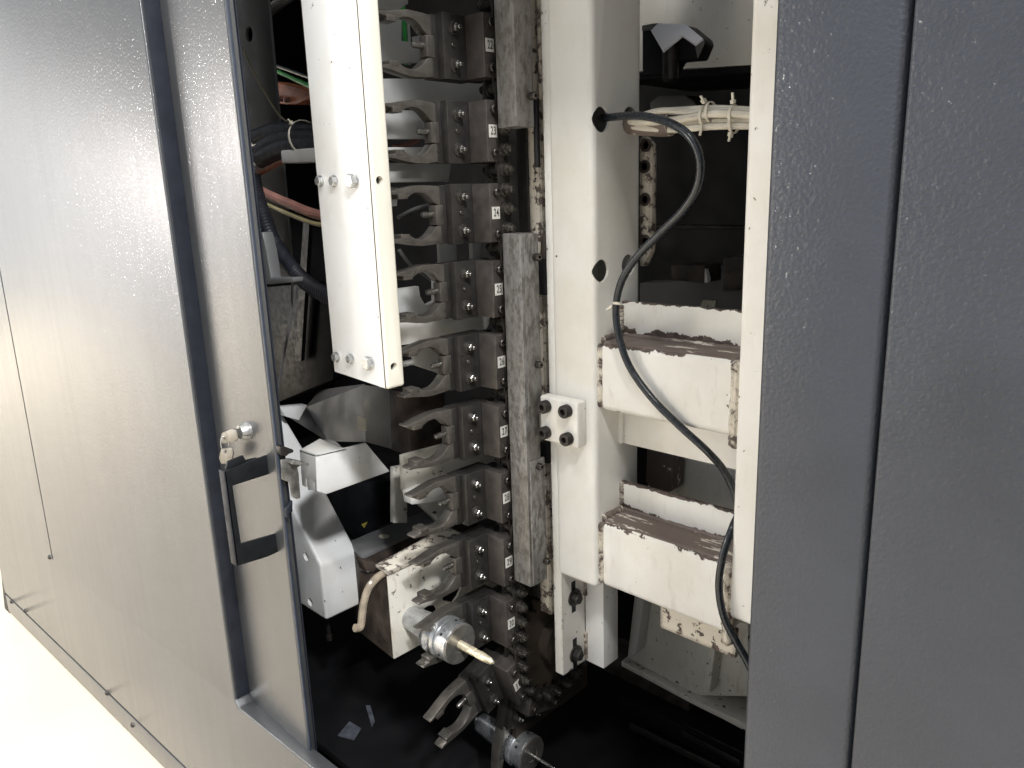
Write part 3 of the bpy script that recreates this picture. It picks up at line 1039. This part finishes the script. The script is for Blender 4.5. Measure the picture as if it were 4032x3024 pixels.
# ------------------------------------------------------------------ cables at the right
cb = [onX((1299, 256), XR - 0.02), onX((1312, 254), XR + 0.002), onY((1380, 250), 0.765), onY((1440, 263), 0.745), onY((1487, 292), 0.735), onY((1512, 340), 0.735), onY((1508, 400), 0.74),
      onY((1478, 452), 0.745), onY((1425, 505), 0.752), onY((1375, 556), 0.756), onY((1343, 607), 0.756), onY((1331, 662), 0.757), onY((1336, 722), 0.757), onY((1360, 792), 0.758), onY((1410, 862), 0.759), onY((1470, 922), 0.761),
      onY((1528, 975), 0.768), onY((1566, 1020), 0.785), onY((1590, 1075), 0.795), onY((1594, 1110), 0.79), onY((1582, 1140), 0.765), onY((1562, 1200), 0.752), onY((1553, 1265), 0.748), onY((1563, 1330), 0.748), onY((1588, 1382), 0.75), onY((1612, 1425), 0.752), onY((1640, 1480), 0.752)]
tag(obj('black_cable', tube(cb, 0.0046, 12, k=8), 'cable'), 'glossy black cable looping out of the column hole and down past the beams', 'cable')


def tie(c, axis, r, wd, tail, parent, mat='tie'):
    """nylon strap: a flat ring with its locking head and a tail"""
    c = Vector(c)
    ax = Vector(axis).normalized()
    bm = bmesh.new()
    lathe([(-wd / 2, r), (-wd / 2, r + 0.0011), (wd / 2, r + 0.0011), (wd / 2, r), (-wd / 2, r)], c, ax, 20, bm, True)
    d = Vector(tail).normalized()
    u = d.cross(ax).normalized()
    h = c + d * (r + 0.002)
    for s0, s1, ww in ((0.0, 0.004, 0.0028), (0.0035, Vector(tail).length, 0.0009)):
        a0 = h + d * s0; a1 = h + d * s1 * (1 if ww > 0.001 else 0.7)
        vs = []
        for base in (a0, a1):
            for su, sa in ((1, 1), (-1, 1), (-1, -1), (1, -1)):
                vs.append(bm.verts.new(base + u * ww * su + ax * wd * 0.5 * sa * (1.3 if ww > 0.001 else 0.8)))
        for f in ((0, 1, 2, 3), (7, 6, 5, 4), (0, 4, 5, 1), (1, 5, 6, 2), (2, 6, 7, 3), (3, 7, 4, 0)):
            bm.faces.new([vs[i] for i in f])
    return bm


q = onY((1334, 656), 0.757)
tag(obj('cable_tie', tie(q, (0.0, 0.25, 1), 0.0048, 0.003, (-0.010, -0.006, -0.006), None), 'tie'), 'pale nylon tie holding the black cable at the upper beam corner', 'cable tie')
bun = thing('cable_bundle', 'bundle of off white cables running from the column hole to the post', 'cables')
YU = 0.806
L = [((1366, 262), (1420, 243), (1480, 238), (1545, 235), (1640, 240)),
     ((1366, 258), (1425, 240), (1490, 243), (1560, 240), (1650, 246)),
     ((1368, 263), (1440, 262), (1490, 254), (1550, 245), (1650, 250)),
     ((1370, 270), (1440, 272), (1500, 266), (1560, 262), (1650, 264)),
     ((1370, 274), (1445, 280), (1500, 276), (1560, 272), (1650, 272))]
for i, l in enumerate(L):
    pts = [onX((1361, 258 + i * 3), XR - 0.03)] + [onY(p, YU - 0.004 * (i % 3) + (0.002 if j > 1 else 0)) for j, p in enumerate(l)]
    obj('cable', tube(pts, (0.0042, 0.004, 0.0045, 0.0042, 0.004)[i], 8, k=6), 'white_cable', bun)
obj('dirty_sleeve', tube([onX((1358, 266), XR - 0.01), onY((1385, 268), YU + 0.004), onY((1430, 270), YU + 0.002), onY((1450, 268), YU + 0.002)], 0.0135, 12), 'primer', bun)
for p, tl in (((1522, 250), (0.0, -0.006, -0.014)), ((1585, 250), (0, -0.003, 0.016)), ((1535, 242), (-0.004, -0.006, 0.010)), ((1585, 265), (0, -0.006, -0.012))):
    obj('cable_tie', tie(onY(p, YU), (1, 0, 0), 0.0105, 0.003, tl, None), 'tie', bun)

# ------------------------------------------------------------------ behind the beams, right
hs = thing('rear_housing', 'cream housing wall in shade behind the upper right opening', 'housing')
k6p = lambda *p: K(2000, 0, 1100 / 2212)(*p)
q = onY((1390, 155), 1.15); q2 = onY((1622, 140), 1.15)
obj('wall', prism([onY(p, 1.15) for p in ((1330, 158), (1700, 136), (1700, -150), (1330, -150))], (0, 0.02, 0)), 'cream', hs, 0.002)
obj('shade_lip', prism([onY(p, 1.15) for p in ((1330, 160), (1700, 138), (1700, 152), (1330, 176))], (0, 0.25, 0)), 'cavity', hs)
sn = thing('faceted_bracket', 'black faceted bracket with a shiny stainless top under the cream wall', 'bracket')
YS = 1.02
obj('body', py(k6p((1060, 215), (1190, 190), (1415, 200), (1540, 305), (1552, 345), (1500, 468), (1330, 482), (1270, 590), (1060, 600)), YS, 0.03), 'black', sn, 0.003)
obj('stainless_top', prism([onP(p, onY(k6p((1190, 180))[0], YS - 0.006), (0.0, -0.80, 0.60)) for p in k6p((1190, 180), (1415, 195), (1540, 300), (1478, 350), (1375, 280), (1225, 402), (1130, 240))], (0, 0.003, -0.0026)), 'painted_sheen', sn, 0.0006)
obj('side_flange', py(k6p((1060, 203), (1150, 185), (1190, 182), (1132, 238), (1060, 246)), YS - 0.0042, 0.003), 'grey_mid', sn, 0.0006)
obj('pipe', lathe([(0, 0.0115), (0.042, 0.0115), (0.046, 0.008)], onY(k6p((1285, 380))[0], YS - 0.02), (0.05, -0.05, -1), 20), 'bolt_black', sn)
obj('end_facet', py(k6p((1478, 350), (1545, 302), (1554, 345), (1500, 466)), YS - 0.003, 0.002), 'grey_mid', sn, 0.0006)
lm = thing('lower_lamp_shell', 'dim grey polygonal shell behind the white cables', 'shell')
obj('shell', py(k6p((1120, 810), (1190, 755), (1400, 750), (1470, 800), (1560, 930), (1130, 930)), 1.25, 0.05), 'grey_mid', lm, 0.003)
# hinge with brown holes on the column's rear edge
hg = thing('hinge_bracket', 'flaking cream hinge bracket with dark bolt holes behind the column edge', 'bracket')
hb = obj('plate', py(k6p((1040, 1080), (1085, 1080), (1140, 1140), (1138, 1600), (1135, 1980), (1080, 2110), (1040, 2110)), 0.875, 0.012), 'cream_flaked', hg, 0.002)
for p in k6p((1095, 1150), (1085, 1320), (1088, 1580), (1090, 1910)):
    obj('bolt_recess', lathe([(0, 0.0085), (-0.002, 0.0085), (-0.002, 0.005), (0.001, 0.0045), (0.001, 0)], onY(p, 0.875), 'Y', 16), 'rust', hg)
# inner casting and rails low in the dark opening
k7 = K(2000, 700, 1100 / 2212)
ic = thing('saddle_casting', 'dim cream casting with a rusty block seen deep between column and post', 'casting')
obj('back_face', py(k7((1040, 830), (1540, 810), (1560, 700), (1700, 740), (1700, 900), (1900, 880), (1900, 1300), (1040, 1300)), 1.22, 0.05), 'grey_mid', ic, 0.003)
obj('rail_block', py(k7((1290, 690), (1560, 690), (1560, 835), (1290, 810)), 1.16, 0.055), 'rust', ic, 0.003)
obj('rail_end', py(k7((1560, 720), (1582, 800), (1580, 830), (1556, 830)), 1.159, 0.01), 'cream', ic)
obj('rusty_block', py(k7((1700, 640), (1760, 625), (1900, 620), (1900, 890), (1700, 890), (1695, 800)), 1.15, 0.06), 'rust', ic, 0.003)
obj('crossbar', py(k7((1100, 370), (1900, 385), (1900, 415), (1100, 400)), 1.3, 0.04), 'rust', ic, 0.002)
obj('paint_patch', py(k7((1545, 965), (1650, 970), (1635, 1040), (1515, 1030)), 1.215, 0.004), 'white_dirty', ic)
# gap between the beams: casting with a bolted boss
k8 = K(2000, 1400, 1100 / 2212)
gc = thing('middle_casting', 'pale casting with a brown greasy boss seen between the two beams', 'casting')
obj('face', py(k8((1030, 600), (1900, 700), (1900, 1400), (1030, 1200)), 0.97, 0.04), 'cream_worn', gc, 0.003)
obj('boss', py(k8((1100, 690), (1310, 690), (1300, 1060), (1190, 1130), (1085, 1000)), 0.93, 0.035), 'primer', gc, 0.003)
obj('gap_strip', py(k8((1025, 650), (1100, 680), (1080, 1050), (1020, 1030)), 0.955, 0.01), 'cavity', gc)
obj('bolt_recess', lathe([(0, 0.010), (-0.002, 0.010), (-0.002, 0.006), (0.003, 0.006), (0.003, 0)], onY(k8((1350, 880))[0], 0.969), 'Y', 18), 'rust', gc)
# lower right: ribbed cream base casting, black slideways
k9 = K(2000, 2100, 1100 / 1975)
bc = thing('base_casting', 'grimy cream ribbed base casting below the lower beam', 'casting')
YBK = 1.06
obj('wall', py(k9((890, 440), (1700, 640), (1700, 1160), (1320, 1150), (840, 880)), YBK, 0.05), 'white_dirty', bc, 0.004)
zf = onY(k9((840, 885))[0], YBK).z
za = onZ(k9((1000, 1000))[0], zf)
lip = [onZ(p, zf - 0.006) for p in k9((800, 900), (1330, 1180), (1700, 1360), (1900, 1300), (1500, 1000), (960, 780))]
obj('ledge', prism(lip, (0, 0, -0.012)), 'white_dirty', bc, 0.002)
rb_ = [onY(p, YBK - 0.03) for p in k9((1430, 740), (1475, 745), (1425, 1130), (1370, 1130))]
obj('rib', prism(rb_, (0, 0.03, 0)), 'white_dirty', bc, 0.002)
obj('rib', prism([onY(p, YBK - 0.03) for p in k9((905, 450), (960, 470), (905, 850), (855, 880))], (0, 0.03, 0)), 'grey_shade', bc, 0.002)
obj('mounting_hole', lathe([(0, 0.008), (0.0015, 0.008)], onZ(k9((1225, 975))[0], zf - 0.006), 'Z', 16), 'cavity', bc)
obj('lip_strip', prism([onZ(p, zf - 0.03) for p in k9((1340, 1160), (1660, 1320), (1660, 1350), (1335, 1180))], (0, 0, -0.01)), 'grey_shade', bc)
sw = thing('slideway', 'black oily slideway with a block at the bottom right of the opening', 'slideway')
zsw = zf - 0.09
r0 = onZ((1330, 1480), zsw); r1 = onZ((1640, 1640), zsw)
obj('way', bx(-0.78, 0.03, r0.y - 0.02, r0.y + 0.10, zsw - 0.04, zsw), 'cavity', sw, 0.004)
obj('way', bx(-0.78, 0.03, r0.y - 0.13, r0.y - 0.06, zsw - 0.12, zsw - 0.06), 'black', sw, 0.004)
for l_, w_ in ((((1250, 1335), (1660, 1535)), 14), (((860, 1330), (1500, 1640)), 16), (((1230, 1390), (1640, 1600)), 8)):
    (xa, ya), (xb_, yb_) = l_
    obj('rail_edge', prism([onZ(p, zsw + 0.004) for p in k9((xa, ya), (xb_, yb_), (xb_, yb_ + w_), (xa, ya + w_))], (0, 0, -0.012)), 'plate', sw, 0.001)
bq = onZ(k9((1300, 1220))[0], zsw + 0.01)
obj('slide_block', bx(bq.x - 0.20, bq.x, bq.y - 0.01, bq.y + 0.05, zsw + 0.001, zsw + 0.05), 'rust', sw, 0.004)

# ------------------------------------------------------------------ behind the grippers
rf = thing('plate_rack', 'pale grey frame plates in shade behind the gripper forks', 'frame')


def yz(X, pts, t, mat, name, bev=0.001):
    return obj(name, px(pts, X, t), mat, rf, bev)


XB = -0.93
yz(XB, [(800, -40), (882, -40), (882, 8), (860, 22), (800, 20)], 0.01, 'grey_shade', 'plate')
yz(XB, [(800, 38), (868, 42), (868, 88), (908, 95), (915, 112), (905, 135), (800, 140)], 0.01, 'grey_shade', 'plate')
yz(XB + 0.01, [(800, 170), (1060, 168), (1060, 222), (800, 225)], 0.03, 'grey_shade', 'cross_arm')
yz(XB, [(800, 235), (940, 240), (935, 300), (800, 300)], 0.01, 'grey_shade', 'plate')
yz(XB, [(800, 318), (918, 318), (905, 345), (800, 345)], 0.01, 'grey_shade', 'plate')
yz(XB - 0.02, [(800, 352), (975, 352), (970, 392), (800, 395)], 0.01, 'grey_shade', 'plate')
yz(XB - 0.04, [(800, 400), (860, 405), (858, 445), (800, 450)], 0.01, 'grey_shade', 'plate')
yz(XB - 0.05, [(950, 500), (985, 505), (990, 600), (955, 605)], 0.01, 'grey_shade', 'plate')
yz(XB - 0.05, [(1020, 500), (1040, 505), (1038, 560), (1022, 560)], 0.01, 'grey_shade', 'plate')
yz(XB, [(800, 632), (905, 618), (908, 640), (920, 660), (940, 650), (940, 605), (990, 600), (990, 672), (800, 690)], 0.01, 'grey_shade', 'plate')
yz(XB + 0.03, [(800, 700), (960, 690), (1065, 682), (1050, 715), (960, 733), (800, 755)], 0.03, 'cream', 'cross_arm')
yz(XB - 0.02, [(890, 750), (985, 740), (990, 820), (900, 790)], 0.01, 'grey_shade', 'plate')
yz(XB - 0.02, [(872, 985), (1080, 930), (1080, 1110), (960, 1140), (875, 1060)], 0.012, 'white_dirty', 'white_plate')
yz(XB, [(885, 1065), (920, 1050), (955, 1055), (965, 1075), (935, 1085), (890, 1090)], 0.02, 'cream', 'boss')
yz(XB - 0.1, [(850, 1010), (880, 1005), (880, 1130), (850, 1130)], 0.01, 'white_dirty', 'plate')
yz(XB - 0.06, [(880, 850), (960, 845), (965, 960), (885, 985)], 0.05, 'rust', 'brown_bracket')
# dark cables behind forks
wr = thing('inner_cables', 'dim green and grey wires hanging behind the upper forks', 'cables')
obj('green_wire', tube([onX((868, -20), -1.0), onX((872, 40), -1.0), onX((875, 88), -1.0), onX((878, 140), -1.0)], 0.0035, 8), 'green', wr)
obj('grey_wire', tube([onX((880, 30), -1.0), onX((884, 90), -1.0), onX((884, 140), -1.0)], 0.0025, 8), 'grey_shade', wr)
obj('junction', px([(898, 78), (912, 78), (913, 90), (900, 90)], -0.99, 0.01), 'grey_shade', wr)
obj('grey_wire', tube([onX((860, 470), -0.95), onX((895, 452), -0.95), (onX((935, 440), -0.95))], 0.003, 8), 'grey_mid', wr)
obj('black_hose', tube([onX((862, 540), -0.97), onX((890, 575), -0.97), onX((940, 610), -0.97)], 0.003, 8), 'grey_mid', wr)
obj('pink_wire', tube([onX((850, 318), -0.96), onX((890, 308), -0.96), onX((905, 300), -0.96)], 0.004, 8), 'pink', wr)

# ------------------------------------------------------------------ lower left: white drive cover, bin bracket, chute, beam, box
dc = thing('drive_cover', 'white bent sheet cover with two holes beside the door edge', 'cover')
YA = 0.675
prof = [onY(p, YA) for p in k4((650, 1368), (585, 770), (300, 60))]
tp = onY(k3((95, 55))[0], YA)
prof.append(tp)
rear = onX(k4((1040, 1190))[0], prof[0].x).y
for i_, p_ in ((2, k3((530, 780))[0]), (3, k3((95, 55))[0])):
    prof[i_] = onY(p_, rear)
    prof[i_].y = YA
lowz = prof[0].z
p3 = [prof[0], prof[1], prof[2], prof[3], prof[3] + Vector((-0.12, 0, 0)), Vector((prof[0].x - 0.16, YA, prof[2].z - 0.05)), Vector((prof[0].x - 0.10, YA, lowz))]
rear = onX(k4((1040, 1190))[0], prof[0].x).y
dcv = obj('shell', prism(p3, (0, rear - YA, 0)), 'white', dc, 0.006, 4)
boolean(dcv, [lathe([(-0.03, 0.0092), (0.02, 0.0092)], onY(k4((428, 668))[0], YA), 'Y', 22), lathe([(-0.03, 0.0088), (0.02, 0.0088)], onY(k4((472, 1162))[0], YA), 'Y', 22)])
obj('stud', lathe([(0, 0.004), (-0.03, 0.004), (-0.03, 0.006), (-0.04, 0.006)], onY(k4((665, 1370))[0], YA + 0.03), 'Z', 12), 'bolt_black', dc)
bn = thing('bin_bracket', 'white folded bracket with chipped top above the drive cover', 'bracket')
fr0 = onY(k3((735, 900))[0], 0.60)
XBN = fr0.x
obj('side', px(k3((715, 895), (1440, 712), (1790, 1130), (870, 1462), (735, 1420)), XBN, 0.004), 'white', bn, 0.0012)
yf = onX(k3((715, 895))[0], XBN).y
fpts = [onY(p, yf) for p in k3((475, 815), (712, 892), (735, 1425), (690, 1420), (700, 1280), (685, 1280), (690, 1400), (600, 1400), (585, 1230), (570, 1230), (575, 1360), (515, 1330))]
obj('front', prism(fpts, (0, 0.004, 0)), 'grey_shade', bn, 0.0006)  # white sheet coloured grey, its shadow put into the colour
tpz = fpts[0].z
obj('top_flange', prism([onX(k3((715, 895))[0], XBN), onX(k3((1150, 795))[0], XBN), onX(k3((1150, 795))[0], XBN) + Vector((-0.075, 0, 0.002)), fpts[0]], (0, 0, -0.003)), 'cream_worn', bn, 0.0006)
cht = thing('chip_chute', 'grey sheet chute sloping behind the foot of the white cover', 'chute')
YCH = 0.86
obj('front_sheet', py(k3((1390, -120), (2030, -60), (2065, 872), (1440, 705)), YCH, 0.006), 'chute', cht, 0.0008)
cA = onY(k3((1390, -120))[0], YCH); cB = onY(k3((1440, 705))[0], YCH)
cD = onX(k3((760, -40))[0], -1.62); cE = onX(k3((560, 200))[0], -1.62); cF = onX(k3((300, 330))[0], -1.58); cG = onX(k3((880, 690))[0], -1.40)
obj('side_sheet', prism([cA, cD, cE], (0, 0.006, 0.002)), 'chute', cht)
obj('side_sheet', prism([cA, cE, cG, cB], (0, 0.006, 0.002)), 'chute', cht)
obj('side_sheet', prism([cE, cF, cG], (0, 0.006, 0.002)), 'chute', cht)
obj('paper_tag', py(k3((1310, 335), (1420, 360), (1437, 545), (1325, 515)), YCH - 0.04, 0.002), 'tag', cht)
wb = thing('painted_strut', 'white painted arm with chipped edge behind the drive cover', 'arm')
obj('arm', prism([onX(p, -1.35) for p in k3((100, 60), (200, 200), (590, 165), (470, 385), (270, 330))], (-0.02, 0, 0)), 'white', wb, 0.002)
obj('arm_end', prism([onX(p, -1.34) for p in k3((890, 690), (1000, 690), (1080, 760), (1040, 770))], (-0.02, 0, 0)), 'white', wb, 0.001)
bb = thing('motor_box', 'black box with a small yellow triangle sticker under the bracket', 'box')
XK = -1.30
obj('body', px(k4((650, -120), (1385, -160), (1400, 275), (960, 480), (780, 300)), XK, 0.12), 'black', bb, 0.002)
obj('warning_sticker', px(k4((1030, 318), (1098, 290), (1062, 358)), XK + 0.0008, 0.0006), 'yellow', bb)
tbm = thing('lower_beam', 'dark rusty beam with a greasy top running back behind the white box', 'beam')
zt_ = onX(k4((1030, 640))[0], -1.13).z
bt = [onZ(p, zt_) for p in k4((900, 500), (1520, 245), (1900, 100), (2300, 120), (1700, 345), (1030, 655))]
obj('top', prism(bt, (0, 0, -0.010)), 'grey_mid', tbm, 0.001)
bt2 = [Vector((p.x - 0.002, p.y, zt_ - 0.0105)) for p in bt]
obj('side', prism(bt2, (0, 0, -0.16)), 'rust', tbm, 0.002)
obj('oil_spot', prism([onZ(((1050 + (1278 + 58 * math.cos(t)) * 600 / 1659) / SD, (1950 + (448 + 24 * math.sin(t)) * 600 / 1659) / SD), zt_ + 0.0004) for t in [i * math.pi / 8 for i in range(16)]], (0, 0, 0.0004)), 'tag', tbm)
obj('drip_edge', prism([onZ(p, zt_ - 0.028) for p in k4((1080, 800), (1480, 590), (1640, 520), (1640, 545), (1480, 620), (1090, 830))], (0, 0, -0.004)), 'primer', tbm, 0.001)
XX = -0.855
wbx = thing('white_box', 'white steel box with brown chipped top edge behind pockets 29 and 30', 'box')
Yb0 = onX((843, 1250), XX).y
rt = onX((1075, 1140), XX).y
zt0 = onX((843, 1245), XX).z
zt0 = (onX((843, 1248), XX).z + onX((1010, 1165), XX).z) / 2
zb0 = onX((852, 1424), XX).z
hp0 = px([(838, 1246), (1010, 1166), (1090, 1130), (1090, 1305), (905, 1395), (852, 1424)], XX, 0.004)
hpo = obj('white_side', hp0, 'white_dirty', wbx, 0.001)
boolean(hpo, [lathe([(-0.02, 0.02), (0.02, 0.02)], onX((925, 1335), XX), 'X', 28), prism([onX(p, XX + 0.01) for p in K(1500, 2200, 800 / 2212)((720, 395), (780, 320), (870, 265), (925, 280), (920, 340), (880, 430), (830, 500), (720, 480))], (-0.03, 0, 0))])
obj('brown_front', py([(775, 1235), (836, 1250), (850, 1424), (772, 1362)], Yb0 + 0.001, 0.006), 'rust', wbx, 0.001)
z_a = onX((838, 1246), XX).z
obj('top_edge', prism([onX((838, 1244), XX), onX((1010, 1163), XX), onX((1010, 1163), XX) + Vector((-0.05, 0, 0.004)), onX((838, 1244), XX) + Vector((-0.03, 0, 0.004))], (0, 0, 0.004)), 'cream_flaked', wbx, 0.001)
obj('flange_strip', prism([onX(p, XX - 0.03) for p in k4((1305, 760), (1659, 590), (1659, 620), (1330, 780))], (-0.01, 0, 0)), 'cream_flaked', wbx)
obj('screw', lathe([(0, 0.009), (0.004, 0.007), (0.006, 0.003), (0.0065, 0)], onX(k4((1270, 780))[0], XX - 0.03), 'Z', 16), 'screw', wbx)
obj('front_lip', px(k4((1040, 700), (1300, 770), (1320, 870), (1090, 830)), XX - 0.05, 0.02), 'rust', wbx, 0.002)
hz = [onX(p, XX - 0.004 - 0.012) for p in k4((1290, 840), (1200, 900), (1110, 1010), (1060, 1160), (1040, 1300), (1030, 1400), (1010, 1440), (960, 1445))]
tag(obj('coolant_hose', tube(hz, 0.0058, 10), 'clear_hose'), 'yellowed clear hose curving down the front of the white box', 'hose')
# ------------------------------------------------------------------ upper left: behind the door edge
ip = thing('inner_post', 'dim grey inner post with a round black hole behind the door edge', 'post')
YI = 0.80
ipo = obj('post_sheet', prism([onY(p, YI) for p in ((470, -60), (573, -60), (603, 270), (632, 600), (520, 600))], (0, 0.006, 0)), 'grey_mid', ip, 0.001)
boolean(ipo, [lathe([(-0.02, 0.0135), (0.02, 0.0135)], onY((538, 74), YI), 'Y', 22)])
obj('hole_backing', prism([onY(p, YI + 0.012) for p in ((500, 30), (575, 30), (575, 120), (500, 120))], (0, 0.004, 0)), 'cavity', ip)
hz = thing('hose_bundle', 'thick black hoses tied together behind the white cover', 'hoses')
for i, (a, b, c_, d_) in enumerate((((548, 300), (600, 283), (660, 285), (720, 290)), ((552, 330), (600, 305), (650, 298), (720, 305)), ((560, 345), (600, 325), (650, 315), (720, 318)))):
    obj('hose', tube([onY(p, 0.74 - 0.01 * i) for p in (a, b, c_, d_)], 0.0155, 12), 'hose_dark', hz)
for p, r_ in (((660, 300), 0.030), ((565, 338), 0.022)):
    obj('hose_tie', tie(onY(p, 0.725), (1, 0, 0.2), r_, 0.004, (0, -0.01, 0.01), None), 'tie', hz)
bk = thing('hose_bracket', 'small pale bracket carrying the black hoses', 'bracket')
obj('tray', py([(605, 325), (690, 318), (700, 350), (608, 353)], 0.70, 0.03), 'grey_shade', bk, 0.003)
thn = tag(obj('thin_wire', tube([onY(p, 0.78) for p in ((522, 100), (545, 150), (575, 205), (605, 250), (640, 275))], 0.0016, 6), 'yellowish'), 'thin yellowish wire hanging across the grey inner post', 'wire')
tag(obj('pink_hose', tube([onY(p, 0.735) for p in ((545, 400), (575, 418), (625, 440), (680, 462), (740, 470))], 0.0085, 10), 'pink'), 'faded pink hose sagging behind the white cover', 'hose')
tag(obj('yellow_hose', tube([onY(p, 0.735) for p in ((550, 422), (580, 442), (625, 462), (680, 482), (740, 488))], 0.0045, 10), 'yellowish'), 'faded yellow hose sagging just under the pink hose', 'hose')
tag(obj('orange_hose', tube([onY(p, 0.735) for p in ((540, 385), (570, 365), (610, 345), (640, 338))], 0.0075, 10), 'orange'), 'orange hose rising to the pale hose bracket', 'hose')
tag(obj('heavy_hose', tube([onY(p, 0.70) for p in ((545, 380), (560, 440), (590, 520), (640, 590), (690, 630), (740, 650))], 0.0135, 12, k=24, ripple=0.04), 'hose_dark'), 'heavy black ribbed hose curving down to the right behind the cover', 'hose')
tag(obj('conduit', tube([onY(p, 0.9) for p in ((570, 30), (600, 10), (640, -20))], 0.010, 12, k=20, ripple=0.10), 'grey_mid'), 'grey flexible conduit at the top behind the inner post', 'conduit')
tag(obj('green_cable', tube([onY(p, 0.95) for p in ((592, 150), (620, 163), (660, 182), (690, 195))], 0.005, 8), 'green'), 'bright green cable above the orange lugs', 'cable')
tag(obj('black_wire', tube([onY(p, 0.945) for p in ((590, 140), (620, 150), (690, 175))], 0.004, 8), 'cable'), 'black cable lying along the green cable', 'cable')
lg = thing('orange_terminals', 'orange red terminal cover with lugs behind the white cover', 'terminal')
obj('cover', py([(590, 175), (670, 195), (670, 212), (640, 225), (598, 225)], 0.97, 0.04), 'orange', lg, 0.004)
for p in ((600, 212), (612, 214), (625, 216)):
    obj('lug', lathe([(0, 0.006), (-0.012, 0.006), (-0.014, 0.003)], onY(p, 0.968), 'Y', 12), 'pink', lg)
lb = thing('door_stop_bracket', 'small grey angle bracket on the inner side of the door edge', 'bracket')
obj('angle', py([(565, 500), (575, 540), (585, 600), (632, 600), (632, 610), (580, 615), (563, 610)], 0.63, 0.02), 'grey_mid', lb, 0.002)
cd = tag(obj('braided_line', tube([onY(p, 0.72) for p in ((632, 610), (628, 680), (615, 760), (600, 840))], 0.0022, 8), 'grey_mid'), 'thin braided line hanging below the angle bracket', 'line')
bp = thing('black_duct', 'black sheet duct standing in the dark behind the door edge', 'duct')
obj('duct', py([(572, 620), (660, 612), (720, 640), (720, 820), (600, 870)], 0.95, 0.05), 'black', bp, 0.003)
obj('duct_rail', py([(655, 480), (668, 480), (650, 780), (636, 780)], 0.93, 0.01), 'rubber', bp)

# ------------------------------------------------------------------ pit under the chain
pit = thing('swarf_tray', 'dim bluish tray in the pit below the sprocket', 'tray')
pz = -0.98
obj('tray', bx(-1.3, -0.3, 0.62, 1.1, pz - 0.02, pz), 'cavity', pit, 0.004)
for p in ([(730, 1590), (755, 1560), (780, 1575), (765, 1600)], [(790, 1525), (800, 1525), (810, 1560), (803, 1572)]):
    obj('paint_flake', prism([onZ(q_, pz + 0.002) for q_ in p], (0, 0, 0.002)), 'scrap', pit)
